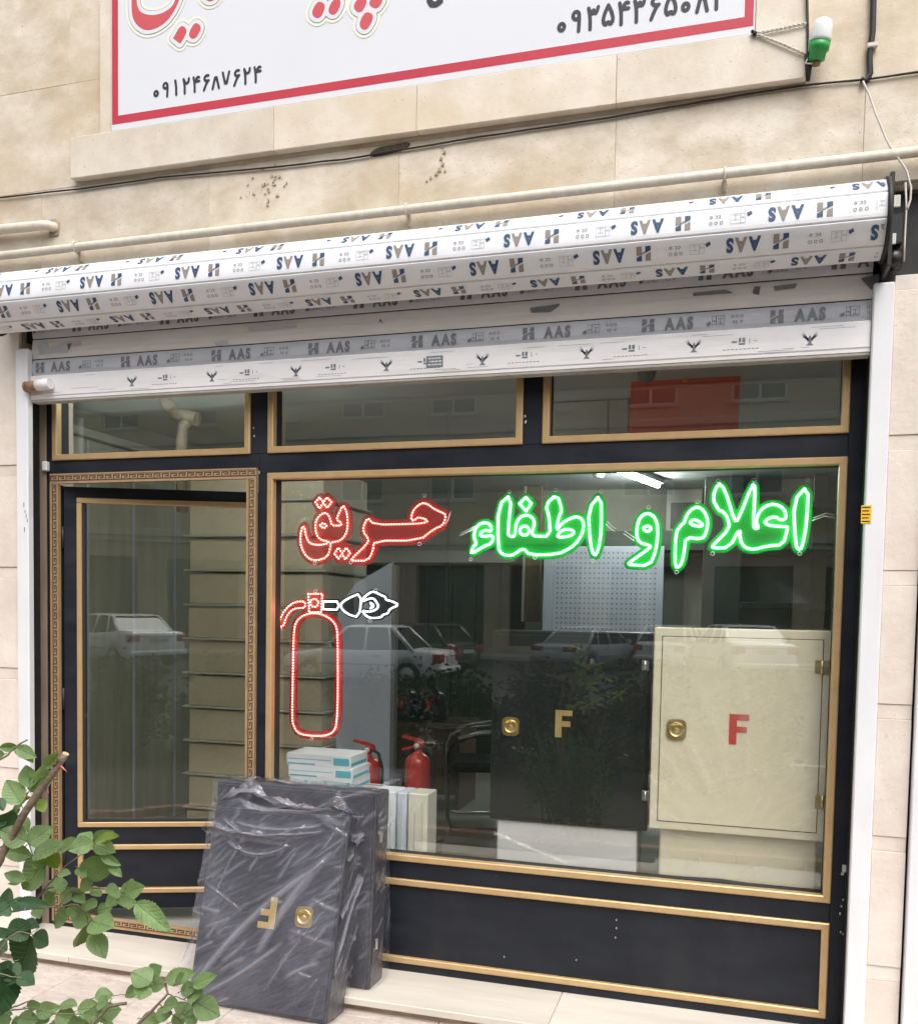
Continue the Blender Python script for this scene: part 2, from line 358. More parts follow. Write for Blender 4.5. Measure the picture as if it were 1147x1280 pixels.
def leafmat(name, c1, c2):
    m = mat(name, c1, c2, rough=0.45, scale=3.5, bump=0.0, rand=0.2, spec=0.4, world=False)
    nt = m.node_tree; L = nt.links; b = nt.nodes['Principled BSDF']; o = [n for n in nt.nodes if n.type == 'OUTPUT_MATERIAL'][0]
    tc = _n(nt, 'ShaderNodeTexCoord'); sp = _n(nt, 'ShaderNodeSeparateXYZ'); L.new(tc.outputs['Object'], sp.inputs[0])
    ax = _n(nt, 'ShaderNodeMath', operation='ABSOLUTE'); L.new(sp.outputs[0], ax.inputs[0])
    # side veins sweep forward from the midrib
    ma = _n(nt, 'ShaderNodeMath', operation='MULTIPLY_ADD'); L.new(ax.outputs[0], ma.inputs[0]); ma.inputs[1].default_value = -0.85; L.new(sp.outputs[1], ma.inputs[2])
    mf = _n(nt, 'ShaderNodeMath', operation='MULTIPLY'); L.new(ma.outputs[0], mf.inputs[0]); mf.inputs[1].default_value = 46.0
    sn = _n(nt, 'ShaderNodeMath', operation='SINE'); L.new(mf.outputs[0], sn.inputs[0])
    pw = _n(nt, 'ShaderNodeMapRange'); pw.inputs[1].default_value = 0.72; pw.inputs[2].default_value = 1.0; L.new(sn.outputs[0], pw.inputs[0])
    rb = _n(nt, 'ShaderNodeMapRange'); rb.inputs[1].default_value = 0.0; rb.inputs[2].default_value = 0.03; rb.inputs[3].default_value = 1.0; rb.inputs[4].default_value = 0.0; L.new(ax.outputs[0], rb.inputs[0])
    mxv = _n(nt, 'ShaderNodeMath', operation='MAXIMUM'); L.new(pw.outputs[0], mxv.inputs[0]); L.new(rb.outputs[0], mxv.inputs[1])
    sc = _n(nt, 'ShaderNodeMath', operation='MULTIPLY'); L.new(mxv.outputs[0], sc.inputs[0]); sc.inputs[1].default_value = 0.32
    cl = b.inputs['Base Color'].links[0].from_socket; mc = _n(nt, 'ShaderNodeMix', data_type='RGBA'); L.new(sc.outputs[0], mc.inputs[0]); L.new(cl, mc.inputs[6]); mc.inputs[7].default_value = (min(1, c2[0]*1.9+.03), min(1, c2[1]*1.6+.03), min(1, c2[2]*1.7+.02), 1); L.new(mc.outputs[2], b.inputs['Base Color'])
    bp = _n(nt, 'ShaderNodeBump', invert=True); bp.inputs['Strength'].default_value = 0.5; bp.inputs['Distance'].default_value = 0.02; L.new(mxv.outputs[0], bp.inputs['Height']); L.new(bp.outputs[0], b.inputs['Normal'])
    tr = _n(nt, 'ShaderNodeBsdfTranslucent'); tr.inputs[0].default_value = (c2[0]*1.4, c2[1]*1.5, c2[2]*0.6, 1)
    mx = _n(nt, 'ShaderNodeMixShader'); mx.inputs[0].default_value = 0.25; nt.links.new(b.outputs[0], mx.inputs[1]); nt.links.new(tr.outputs[0], mx.inputs[2]); nt.links.new(mx.outputs[0], o.inputs[0]); return m
M = {}
M['trav'] = mat('travertine', (0.51, 0.42, 0.30), (0.78, 0.71, 0.60), rough=0.55, scale=5.5, detail=12, stretch=(1, 1, 1.5), bump=0.07, bscale=60, rand=0.06, spots=(95, 0.635, (0.42, 0.33, 0.235)), streak=((1.6, 1.6, 2.4), 0.9, (0.52, 0.385, 0.23)))
M['pinktrav'] = mat('pink_travertine', (0.62, 0.535, 0.46), (0.77, 0.705, 0.635), rough=0.5, scale=5, detail=12, bump=0.15, bscale=45, rand=0.04, spots=(60, 0.675, (0.44, 0.34, 0.27)))
M['silltrav'] = mat('sill_travertine', (0.60, 0.515, 0.40), (0.77, 0.71, 0.61), rough=0.55, scale=4.5, detail=11, bump=0.06, bscale=60, rand=0.05, spots=(95, 0.645, (0.46, 0.37, 0.265)), streak=((1.3, 1.3, 2), 0.8, (0.60, 0.46, 0.30)))
M['mortar'] = mat('mortar', (0.62, 0.55, 0.46), (0.70, 0.63, 0.54), rough=0.9, scale=20, bump=0.2)
M['step'] = mat('step_travertine', (0.52, 0.465, 0.395), (0.68, 0.63, 0.56), rough=0.45, scale=2.2, detail=8, stretch=(0.6, 4, 4), bump=0.05, rand=0.03, spots=(40, 0.73, (0.5, 0.42, 0.33)))
M['riser'] = mat('riser_stone', (0.30, 0.22, 0.14), (0.5, 0.40, 0.28), rough=0.8, scale=9, bump=0.3)
M['pave'] = mat('paving_stone', (0.44, 0.37, 0.32), (0.64, 0.565, 0.51), rough=0.75, scale=11, detail=9, stretch=(1, 2.4, 1), bump=0.55, bscale=42, rand=0.05, spots=(48, 0.62, (0.36, 0.28, 0.24)))
M['asphalt'] = mat('asphalt', (0.02, 0.02, 0.021), (0.036, 0.036, 0.036), rough=0.9, scale=30, bump=0.3, bscale=120)
M['soil'] = mat('soil', (0.016, 0.012, 0.009), (0.04, 0.03, 0.022), rough=0.95, scale=14, bump=0.8)
M['concrete'] = mat('concrete', (0.36, 0.34, 0.31), (0.46, 0.44, 0.40), rough=0.85, scale=8, bump=0.2)
M['whitepaint'] = mat('white_paint', (0.68, 0.685, 0.71), (0.75, 0.755, 0.77), rough=0.4, scale=3, bump=0.03, streak=((14, 14, 1.6), 0.3, (0.55, 0.52, 0.47)), spots=(60, 0.76, (0.35, 0.32, 0.28)))
M['film'] = mat('shutter_film', (0.72, 0.735, 0.775), (0.79, 0.80, 0.82), rough=0.32, scale=5, stretch=(1, 1, 4), bump=0.04, streak=((5, 30, 30), 0.25, (0.6, 0.57, 0.52)))
M['slatcream'] = mat('bare_slat', (0.72, 0.69, 0.66), (0.80, 0.78, 0.755), rough=0.45, scale=6, stretch=(1, 4, 4), bump=0.03, streak=((3, 40, 40), 0.4, (0.5, 0.46, 0.41)))
M['filmgrey'] = mat('grey_film', (0.50, 0.52, 0.56), (0.60, 0.61, 0.64), rough=0.42, scale=5, stretch=(1, 3, 3), streak=((5, 30, 30), 0.35, (0.36, 0.36, 0.38)))
M['barwhite'] = mat('bottom_bar_white', (0.82, 0.81, 0.82), (0.87, 0.86, 0.86), rough=0.45, scale=5, streak=((3, 40, 40), 0.5, (0.52, 0.5, 0.48)), spots=(70, 0.74, (0.4, 0.38, 0.35)))
M['navy'] = mat('navy_print', (0.03, 0.075, 0.16), rough=0.4)
M['taupe'] = mat('taupe_print', (0.27, 0.235, 0.205), rough=0.4)
M['fade'] = mat('faint_print', (0.45, 0.46, 0.48), (0.56, 0.56, 0.57), rough=0.5, scale=60)
M['greyprint'] = mat('grey_print', (0.15, 0.17, 0.19), (0.24, 0.25, 0.27), rough=0.5, scale=30)
M['darkprint'] = mat('dark_print', (0.09, 0.095, 0.10), (0.17, 0.17, 0.18), rough=0.5, scale=60)
M['blackpanel'] = mat('black_composite', (0.009, 0.0115, 0.017), (0.017, 0.020, 0.027), rough=0.36, scale=4, spec=0.28, rough2=0.55, stretch=(1, 1, 3), spots=(30, 0.72, (0.08, 0.08, 0.085)), bump=0.01, streak=((3, 3, 0.9), 0.5, (0.035, 0.037, 0.042)))
M['blackedge'] = mat('black_rubber', (0.012, 0.012, 0.013), rough=0.7)
M['gold'] = mat('gold_trim', (0.50, 0.335, 0.16), (0.58, 0.40, 0.205), rough=0.36, metal=0.35, scale=12, streak=((20, 20, 20), 0.3, (0.36, 0.26, 0.15)))
M['greekgold'] = mat('greek_gold', (0.44, 0.29, 0.155), (0.54, 0.37, 0.21), rough=0.42, metal=0.35, scale=20, streak=((12, 12, 12), 0.55, (0.22, 0.14, 0.09)))
M['greekdark'] = mat('greek_recess', (0.05, 0.03, 0.02), (0.10, 0.06, 0.035), rough=0.6, scale=30)
M['brownstrip'] = mat('brown_strip', (0.22, 0.16, 0.115), (0.33, 0.26, 0.20), rough=0.6, scale=9, stretch=(1, 1, 0.3))
M['glass'] = glass('shop_glass', (0.985, 0.99, 0.97), 0.17)
M['glassclear'] = mat('glass_edge', (0.25, 0.42, 0.36), rough=0.1, alpha=0.01)
M['charcoal'] = mat('charcoal_paint', (0.030, 0.031, 0.041), (0.042, 0.043, 0.055), rough=0.42, scale=20)
M['blackcab'] = mat('black_cabinet_paint', (0.010, 0.012, 0.011), (0.016, 0.018, 0.017), rough=0.3, scale=10)
M['cream'] = mat('cream_paint', (0.78, 0.72, 0.53), (0.83, 0.77, 0.59), rough=0.4, scale=5)
M['creambox'] = mat('cream_box', (0.70, 0.60, 0.40), (0.80, 0.70, 0.49), rough=0.5, scale=4, rand=0.10)
M['seam'] = mat('dark_seam', (0.10, 0.085, 0.06), rough=0.8)
M['brass'] = mat('brass', (0.62, 0.45, 0.16), (0.74, 0.56, 0.24), rough=0.28, metal=0.85, scale=30)
M['goldletter'] = mat('gold_letter', (0.52, 0.38, 0.15), (0.62, 0.47, 0.2), rough=0.35, metal=0.5, scale=30)
M['redletter'] = mat('red_letter', (0.55, 0.06, 0.05), (0.62, 0.08, 0.06), rough=0.4, scale=20)
M['steel'] = mat('bright_steel', (0.62, 0.62, 0.62), (0.75, 0.75, 0.75), rough=0.25, metal=0.95, scale=40)
M['wrap'] = film('plastic_wrap', 0.036, (0.66, 0.66, 0.76), ridge=1.4, f0=0.06)
M['clearwrap'] = film('clear_wrap', 0.022, (0.8, 0.8, 0.75), rough=0.07, crease=6, ridge=4.0)
M['signwhite'] = mat('banner_vinyl', (0.685, 0.705, 0.745), (0.72, 0.735, 0.77), rough=0.42, scale=1.3, bump=0.05, bscale=3)
M['signred'] = mat('banner_red', (0.46, 0.022, 0.045), (0.54, 0.035, 0.06), rough=0.42, scale=3)
M['signcoral'] = mat('banner_coral', (0.56, 0.07, 0.085), (0.60, 0.09, 0.10), rough=0.42, scale=5)
M['signyellow'] = mat('banner_yellow_glow', (0.80, 0.80, 0.68), rough=0.42)
M['ink'] = mat('black_ink', (0.025, 0.023, 0.028), rough=0.45)
M['pipe'] = mat('painted_pipe', (0.56, 0.50, 0.41), (0.68, 0.63, 0.54), rough=0.5, scale=14, stretch=(2.5, 1, 1), streak=((30, 8, 8), 0.4, (0.40, 0.33, 0.24)))
M['cable'] = mat('black_cable', (0.015, 0.015, 0.016), rough=0.6)
M['wirewhite'] = mat('white_wire', (0.62, 0.58, 0.52), rough=0.6)
M['bulb'] = mat('white_bulb', (0.78, 0.80, 0.80), rough=0.25)
M['green'] = mat('green_plastic', (0.02, 0.30, 0.06), (0.03, 0.36, 0.08), rough=0.35)
M['copper'] = mat('rusty_steel', (0.16, 0.075, 0.035), (0.36, 0.22, 0.13), rough=0.7, scale=40, bump=0.2)
M['darkmetal'] = mat('dark_steel', (0.018, 0.018, 0.019), (0.035, 0.034, 0.032), rough=0.55, scale=20, metal=0.3)
M['shadeblack'] = mat('painted_shade', (0.02, 0.02, 0.02), rough=0.9)  # dark colour standing in for shade in the opening and behind the shutter
M['yellow'] = mat('yellow_sticker', (0.75, 0.46, 0.02), rough=0.5)
M['wallgrey'] = mat('interior_wall', (0.27, 0.27, 0.22), (0.34, 0.34, 0.28), rough=0.7, scale=2)
M['panelgrey'] = mat('wall_panel', (0.38, 0.38, 0.29), (0.56, 0.55, 0.44), rough=0.3, scale=2.5, stretch=(5, 5, 0.6), detail=8)
M['ceil'] = mat('interior_ceiling', (0.58, 0.62, 0.63), (0.66, 0.69, 0.69), rough=0.8, scale=3)
M['tile'] = mat('interior_tile', (0.30, 0.30, 0.26), (0.38, 0.38, 0.33), rough=0.35, scale=3)
M['darkwall'] = mat('dark_cladding', (0.045, 0.06, 0.05), (0.07, 0.085, 0.07), rough=0.4, scale=4)
M['olive'] = mat('olive_wood', (0.16, 0.13, 0.07), (0.22, 0.18, 0.10), rough=0.5, scale=8)
M['orange'] = mat('orange_board', (0.80, 0.11, 0.05), (0.85, 0.14, 0.07), rough=0.5, scale=3)
M['bluewhite'] = mat('blue_white_panel', (0.52, 0.57, 0.66), (0.60, 0.64, 0.72), rough=0.4, scale=3)
M['lightgreyboard'] = mat('pale_board', (0.42, 0.43, 0.38), (0.5, 0.5, 0.45), rough=0.5, scale=3)
M['redpaint'] = mat('extinguisher_red', (0.42, 0.035, 0.025), (0.50, 0.05, 0.03), rough=0.25, scale=8, coat=0.4)
M['blackplastic'] = mat('black_plastic', (0.012, 0.012, 0.013), (0.02, 0.02, 0.021), rough=0.35, scale=20)
M['vinyl'] = mat('black_upholstery', (0.012, 0.013, 0.014), (0.02, 0.021, 0.022), rough=0.45, scale=30, bump=0.1)
M['wood'] = mat('brown_wood', (0.10, 0.06, 0.03), (0.17, 0.105, 0.055), rough=0.45, scale=5, stretch=(1, 6, 6))
M['cardwhite'] = mat('white_carton', (0.70, 0.74, 0.76), (0.78, 0.81, 0.82), rough=0.5, scale=8)
M['teal'] = mat('teal_print', (0.10, 0.42, 0.50), rough=0.5)
M['whitebox'] = mat('white_enamel', (0.70, 0.70, 0.68), (0.76, 0.76, 0.74), rough=0.35, scale=4)
M['offwhite'] = mat('offwhite_enamel', (0.58, 0.57, 0.48), (0.66, 0.65, 0.55), rough=0.4, scale=4)
M['greenled'] = emit('green_led', (0.26, 1.0, 0.46), 6.5)
M['redled'] = emit('red_led', (1.0, 0.26, 0.20), 7.5)
M['whiteled'] = emit('white_led', (0.88, 0.97, 1.0), 2.6)
M['greenplate'] = mat('green_acrylic', (0.0, 0.24, 0.03), rough=0.45, spec=0.2)
M['redplate'] = mat('red_acrylic', (0.34, 0.002, 0.008), rough=0.35, alpha=0.52)
M['darkplate'] = mat('smoky_acrylic', (0.012, 0.012, 0.014), rough=0.3, alpha=0.75)
M['tube'] = emit('lit_tube', (0.90, 1.0, 0.96), 75.0)
M['rubber'] = mat('tyre_rubber', (0.02, 0.02, 0.02), rough=0.8)
M['carglass'] = mat('car_glass', (0.018, 0.024, 0.022), rough=0.05, coat=0.6)
M['carwhite'] = mat('white_car_paint', (0.84, 0.84, 0.84), rough=0.28, coat=0.7)
M['carsilver'] = mat('silver_blue_car_paint', (0.40, 0.43, 0.46), rough=0.3, coat=0.7, metal=0.2)
M['cardark'] = mat('dark_car_paint', (0.045, 0.05, 0.05), rough=0.25, coat=0.8)
M['tail'] = mat('tail_lamp', (0.38, 0.02, 0.02), rough=0.15, coat=0.6)
M['plate'] = mat('number_plate', (0.62, 0.62, 0.60), rough=0.4)
M['bumper'] = mat('grey_bumper', (0.22, 0.22, 0.22), rough=0.6)
M['rim'] = mat('wheel_rim', (0.45, 0.45, 0.46), rough=0.35, metal=0.7)
M['brick'] = mat('opposite_stone', (0.40, 0.32, 0.215), (0.52, 0.43, 0.31), rough=0.7, scale=1.1, detail=8, rand=0.08, bump=0.05)
M['brick2'] = mat('opposite_band', (0.46, 0.41, 0.33), (0.55, 0.50, 0.42), rough=0.7, scale=1.5, detail=8)
M['shutterdk'] = mat('dark_shutter', (0.03, 0.035, 0.032), (0.05, 0.055, 0.05), rough=0.5, scale=2)
M['winframe'] = mat('white_window_frame', (0.62, 0.63, 0.62), rough=0.5)
M['leaf'] = leafmat('rose_leaf', (0.115, 0.185, 0.078), (0.215, 0.315, 0.135))
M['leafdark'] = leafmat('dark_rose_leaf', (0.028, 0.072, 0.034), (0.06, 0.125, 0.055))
M['leafyellow'] = leafmat('yellow_backlit_rose_leaf', (0.15, 0.23, 0.045), (0.24, 0.33, 0.07))  # yellow-green: own tint of some leaves, painted backlight on another
M['stem'] = mat('rose_stem', (0.13, 0.075, 0.055), (0.20, 0.165, 0.10), rough=0.6, scale=55, bump=0.35, bscale=160, spots=(120, 0.62, (0.07, 0.045, 0.035)))
M['stemgreen'] = mat('green_stem', (0.11, 0.14, 0.05), (0.17, 0.15, 0.07), rough=0.5, scale=30)
M['thorn'] = mat('thorn', (0.50, 0.13, 0.11), rough=0.4)
M['pith'] = mat('cut_wood', (0.45, 0.36, 0.22), rough=0.7)
M['redbrick'] = mat('border_brick_clay', (0.20, 0.085, 0.055), (0.28, 0.13, 0.09), rough=0.85, scale=14, rand=0.12, bump=0.2)
M['filltube'] = emit('added_fill_tube', (0.90, 1.0, 0.96), 19.0)  # glow of the added batten over the door
M['shrubleaf'] = mat('shrub_leaf', (0.014, 0.035, 0.014), (0.03, 0.065, 0.024), rough=0.5, scale=9, spec=0.3)
M['flue'] = mat('flue_pipe_paint', (0.24, 0.195, 0.13), (0.31, 0.26, 0.185), rough=0.5, scale=8)
M['chip'] = mat('broken_stone', (0.05, 0.04, 0.03), (0.16, 0.12, 0.085), rough=0.9, scale=40, bump=0.4)
M['joint'] = mat('paving_joint', (0.24, 0.19, 0.15), (0.34, 0.28, 0.22), rough=0.95, scale=30)
M['pit'] = mat('pitted_stone', (0.36, 0.29, 0.22), (0.60, 0.53, 0.44), rough=0.9, scale=50, rand=0.25)
# ---------------------------------------------------------------- ground
ZS, ZP, ZR = -0.073, -0.13, -0.32                                      # step top, pavement, road
pav = struct('pavement', MB().box(-40, 40, -6.6, 0.2, ZP-0.3, ZP-0.012), M['joint'])
tile_cache = {}
def slab_mesh(name, sx, sy, sz, b, m):
    k = (name, round(sx, 3), round(sy, 3), round(sz, 3))
    if k not in tile_cache: tile_cache[k] = MB().bbox(0, sx, 0, sy, 0, sz, b).mesh(name, m)
    return tile_cache[k]
rnd = random.Random(3)
for i in range(14):
    for j in range(6):
        o = link('paving_tile', slab_mesh('paving_tile', 0.397, 0.397, 0.03, 0.003, M['pave']), pav, Matrix.Translation((-1.2+0.4*i, -0.735-0.4*j, ZP-0.03+rnd.uniform(-.001, .001))))
rest = part('paving_tiles', MB().box(-40, -1.206, -6.6, -0.2, ZP-0.03, ZP-0.002).box(4.41, 40, -6.6, -0.2, ZP-0.03, ZP-0.002).box(-1.206, 4.41, -6.6, -2.742, ZP-0.03, ZP-0.002), M['pave'], pav); rest['kind'] = 'stuff'
rest.name = 'far_paving'
for i in range(14):                                                    # row tucked under the step
    link('paving_tile', slab_mesh('paving_tile', 0.397, 0.135, 0.03, 0.003, M['pave']), pav, Matrix.Translation((-1.2+0.4*i, -0.333, ZP-0.03)))
road = struct('road', MB().box(-60, 60, -30.2, -6.75, ZR-0.3, ZR), M['asphalt'])
struct('kerb', MB().bbox(-60, 60, -6.75, -6.6, ZR-0.1, ZP+0.01, 0.01), M['concrete'])
struct('opposite_pavement', MB().bbox(-60, 60, -40, -30.2, ZR-0.3, ZR+0.13, 0.01), M['concrete'])

stp = thing('step', 'long pale travertine step under the shopfront', 'step', (1.7, -0.1, ZP))
xs_ = [-0.6, 0.33, 1.42, 2.42, 3.36, 4.3]
part('riser', MB().box(-0.6, 4.3, -0.275, 0.1, ZP-0.05, ZS-0.03), M['riser'], stp)
for a, b in zip(xs_[:-1], xs_[1:]):
    part('step_slab', MB().bbox(a+0.001, b-0.001, -0.305, 0.12, ZS-0.03, ZS, 0.003), M['step'], stp)

# ---------------------------------------------------------------- stone facade
FY = -0.10
fac = thing('shop_building', 'cream travertine clad building front round and above the shop', 'building', (1.7, 0, ZP))
part('wall_core', MB().box(-2.2, 3.46, FY+0.025, 0.25, 2.80, 5.2).box(3.46, 6.0, FY+0.025, 0.25, 2.915, 5.2), M['mortar'], fac)
part('pillar_core', MB().box(-2.2, -0.085, FY+0.025, 0.25, ZP, 2.80), M['mortar'], fac)
part('shutter_backing', MB().box(-0.084, 3.46, -0.055, 0.25, 2.622, 2.80), M['shadeblack'], fac)  # added dark backing, blocks the bright sky gap behind the curtain
part('pillar_core', MB().box(3.515, 3.625, FY+0.025, 0.25, ZP, 2.60), M['mortar'], fac)
rnd = random.Random(11)
def slab(x0, x1, z0, z1, m='trav', y=FY, t=0.022):
    g = 0.00035
    me = slab_mesh('stone_slab_'+m, x1-x0-2*g, t, z1-z0-2*g, 0.0015, M[m])
    link('stone_slab', me, fac, Matrix.Translation((x0+g, y+rnd.uniform(-.0009, .0009), z0+g)))
for z0, z1, xo, wd in ((2.80, 3.262, .038, .84), (3.262, 3.70, .19, .9), (3.70, 4.14, .19, .62), (4.14, 4.60, .0, .6)):
    x = xo-wd*4
    while x < 5.2:
        a, b = x, x+wd
        if z0 < 2.9:
            if z0 > 2.7 and a > 3.3:
                if a < 4.4: slab(a, b, 2.915, z1)
                x += wd; continue
        if b > -0.9 and a < 4.6 and b-a > 0.02: slab(a, b, z0, z1)
        x += wd
zc = [-0.13, 0.222, 0.682, 1.145, 1.606, 2.067, 2.80]
for k in range(len(zc)-1):
    for x0, x1 in ((-0.66, -0.085), (3.515, 3.625)):
        top = zc[k+1] if x0 < 0 else min(zc[k+1], 2.604)
        if x0 > 0 and k == 5: top = 2.604
        th = 0.052
        slab(x0, x1, zc[k], top-th, 'pinktrav', FY-0.004 if k else FY, 0.024)
        slab(x0, x1, top-th, top, 'pinktrav', FY, 0.022)
# projecting sill and jambs round the banner
SY = -0.138
sx0, sx1, sz0, sz1 = P(88, 222, SY).x, P(1008, 100, SY).x, P(540, 161, SY).z, P(88, 172, SY).z
for a, b in zip((sx0, P(342, 150, SY).x, 1.80, 2.56), (P(342, 150, SY).x, 1.80, 2.56, sx1)):
    part('sill_slab', MB().bbox(a+.0006, b-.0006, SY, FY, sz0, sz1, 0.002), M['silltrav'], fac)
part('jamb_slab', MB().bbox(P(125, 80, -.125).x, P(137, 80, SY).x-.003, -0.125, FY, sz1+.001, 5.0, 0.002), M['silltrav'], fac)
part('jamb_slab', MB().bbox(P(944, 20, SY).x, sx1, SY+.004, FY, sz1+.001, 5.0, 0.002), M['silltrav'], fac)
# chipped patches in the cladding: dark gashes where the face has broken off
def chip(px, Y, m, name='chipped_patch'):
    part(name, sdf_sheet([smooth_loop([tuple(P(u, v, Y).xz) for u, v in px], 1)], 0.0, 0.004, lambda x, z, d: (x, Y+d, z), thick=0.003), m, fac)
chip([(461, 192), (472, 184), (490, 181), (513, 177), (511, 183), (498, 189), (480, 194), (464, 196)], FY-0.0045, M['chip'])
for u, v, r in ((553, 183, 2.2), (555, 190, 2.5), (551, 198, 2.2), (553, 205, 2.6), (549, 212, 3.0), (545, 217, 2.4), (538, 222, 2.0), (533, 226, 1.6), (556, 213, 1.8)):
    chip([(u-r, v), (u-.3*r, v-r), (u+r*.8, v-.6*r), (u+r*.7, v+r*.9), (u-.4*r, v+.7*r)], FY-0.0052, M['riser'], 'pitted_patch')
for k in range(40):
    u, v = 332+rnd.gauss(0, 13), 236+rnd.gauss(0, 13); r = rnd.uniform(.9, 2.6); e = rnd.uniform(.5, 1.4)
    chip([(u-r*e, v+rnd.uniform(-.5, .5)*r), (u-.3*r, v-r*rnd.uniform(.4, .9)), (u+r*e, v-.3*r), (u+.6*r, v+r*.7), (u-.2*r, v+r*rnd.uniform(.4, .9))], FY-0.0052, M['pit'], 'pitted_patch')
# neighbouring unit: shade of its opening put in as a dark block
struct('neighbour_shade_block', MB().box(3.72, 6.0, 0.02, 0.25, ZP, 2.9).box(3.46, 6.0, 0.02, 0.25, 2.60, 2.915).box(3.63, 3.72, 0.02, 0.25, ZP, 2.6), M['shadeblack'])

# ---------------------------------------------------------------- guide rails
def rail(x0, x1, label, flare):
    t = thing('guide_rail', label, 'rail', ((x0+x1)/2, -0.1, ZS), 'white shutter guide rails')
    part('channel', MB().bbox(x0, x1, -0.128, -0.092, ZS+.001, 2.575, 0.004), M['whitepaint'], t)
    part('rail_web', MB().box(x0+.003, (x0+.012 if x0 < 0 else x1-.006), -0.0915, 0.006, ZS+.001, 2.575), M['darkmetal'], t)
    if flare: part('flared_mouth', MB().add([(x0, -.128, 2.575), (x1, -.128, 2.575), (x1+flare, -.19, 2.63), (x0+flare, -.19, 2.63), (x0, -.10, 2.575), (x1, -.10, 2.575), (x1+flare, -.165, 2.63), (x0+flare, -.165, 2.63)],
         [(0, 1, 2, 3), (4, 7, 6, 5), (0, 4, 5, 1), (3, 2, 6, 7), (0, 3, 7, 4), (1, 5, 6, 2)]), M['whitepaint'], t)
    return t
rl = rail(-0.083, -0.019, 'white steel shutter guide rail beside the shop door', 0.0)
rr_ = rail(3.446, 3.512, 'white steel shutter guide rail with a yellow sticker', 0.0)
st = P(1082, 643, -0.129); mbs = MB().box(st.x-.0165, st.x+.0165, -.1298, -.1285, st.z-.031, st.z+.031)
sto = part('sticker', mbs, M['yellow'], rr_)
mt = MB()
for k in range(5): mt.box(st.x-.014, st.x+.012-.004*(k % 2), -.1303, -.12985, st.z+.022-.012*k, st.z+.026-.012*k)
part('sticker_print', mt, M['ink'], sto)
rail(3.632, 3.71, 'white guide rail of the neighbouring unit beyond the narrow stone pillar', 0.0)
# scuffs printed on the left rail
mt = MB(); q = P(33, 645, -.129)
for dx, dz, s in ((-.006, .02, .012), (0, 0, .02), (.006, -.02, .015), (-.01, -.06, .02), (-.012, .05, .02)): mt.box(q.x+dx-.0015, q.x+dx+.0015, -.1294, -.1285, q.z+dz-s/2, q.z+dz+s/2)
part('scribble', mt, M['darkprint'], rl)['kind'] = 'stuff'

# ---------------------------------------------------------------- shopfront
X1, X2, X3, X4, X5, X6 = 0.0, 1.0166, 1.10, 2.210, 2.289, 3.40
Z2, Z3, Z4, Z5, Z6 = 2.10, 2.016, 0.395, 0.320, -0.037
front = thing('shopfront', 'black shopfront with gold trim, three transom windows and a big display window', 'shopfront', (1.7, 0, ZS))
BY = 0.012
def board(x0, x1, z0, z1, name='rail', y0=BY, y1=0.055): part(name, MB().bbox(x0+.0005, x1-.0005, y0, y1, z0+.0005, z1-.0005, 0.001), M['blackpanel'], front)
board(-.037, X1, ZS, 2.62, 'post'); board(X6, 3.49, ZS, 2.62, 'post')
part('edge_strip', MB().bbox(-.084, -.0375, .008, .05, ZS, 2.62, .001), M['brownstrip'], front)
board(X1, X6, 2.50, 2.62); board(X1, 1.06, 2.035, Z2); board(1.06, X6, Z3, Z2)
board(X2, X3, Z2, 2.50, 'mullion'); board(X4, X5, Z2, 2.50, 'mullion'); board(1.053, X3, ZS, Z3, 'mullion')
board(X3, X6, Z5, Z4); board(X3, X6, Z6, Z5, 'stall_panel', 0.018); board(X3, X6, ZS, Z6, 'plinth')
def ring(x0, x1, z0, z1, w=0.027, sides='LRTB', name='gold_trim', depth=0.012):
    """mitred trim: four lengths of gold moulding"""
    y0, y1 = 0.0, 0.034
    def seg(a, b, c, d):                                               # outer a-b, inner d-c in (x,z)
        ins = lambda p, q, t: (p[0]+(q[0]-p[0])*t, p[1]+(q[1]-p[1])*t)
        mb = MB(); A = [(*a,), (*b,), (*c,), (*d,)]; k = .14
        fr = [ins(a, d, k), ins(b, c, k), ins(c, b, k), ins(d, a, k)]
        vs = [(p[0], y1, p[1]) for p in A]+[(p[0], y0+.003, p[1]) for p in A]+[(p[0], y0, p[1]) for p in fr]
        fs = [(3, 2, 1, 0)]+[(i, (i+1) % 4, (i+1) % 4+4, i+4) for i in range(4)]+[(i+4, (i+1) % 4+4, (i+1) % 4+8, i+8) for i in range(4)]+[(8, 9, 10, 11)]
        part(name, mb.add(vs, fs), M['gold'], front)
    g = .0004
    if 'T' in sides: seg((x0+g, z1), (x1-g, z1), (x1-w-g, z1-w), (x0+w+g, z1-w))
    if 'B' in sides: seg((x0+g, z0), (x1-g, z0), (x1-w-g, z0+w), (x0+w+g, z0+w))
    if 'L' in sides: seg((x0, z0+g), (x0, z1-g), (x0+w, z1-w-g), (x0+w, z0+w+g))
    if 'R' in sides: seg((x1, z0+g), (x1, z1-g), (x1-w, z1-w-g), (x1-w, z0+w+g))
def reveal(x0, x1, z0, z1, w=0.026):
    mb = MB(); y0, y1 = .0345, .085
    mb.box(x0, x0+w, y0, y1, z0, z1); mb.box(x1-w, x1, y0, y1, z0, z1); mb.box(x0+w, x1-w, y0, y1, z0, z0+w); mb.box(x0+w, x1-w, y0, y1, z1-w, z1)
    part('reveal', mb, M['blackedge'], front)
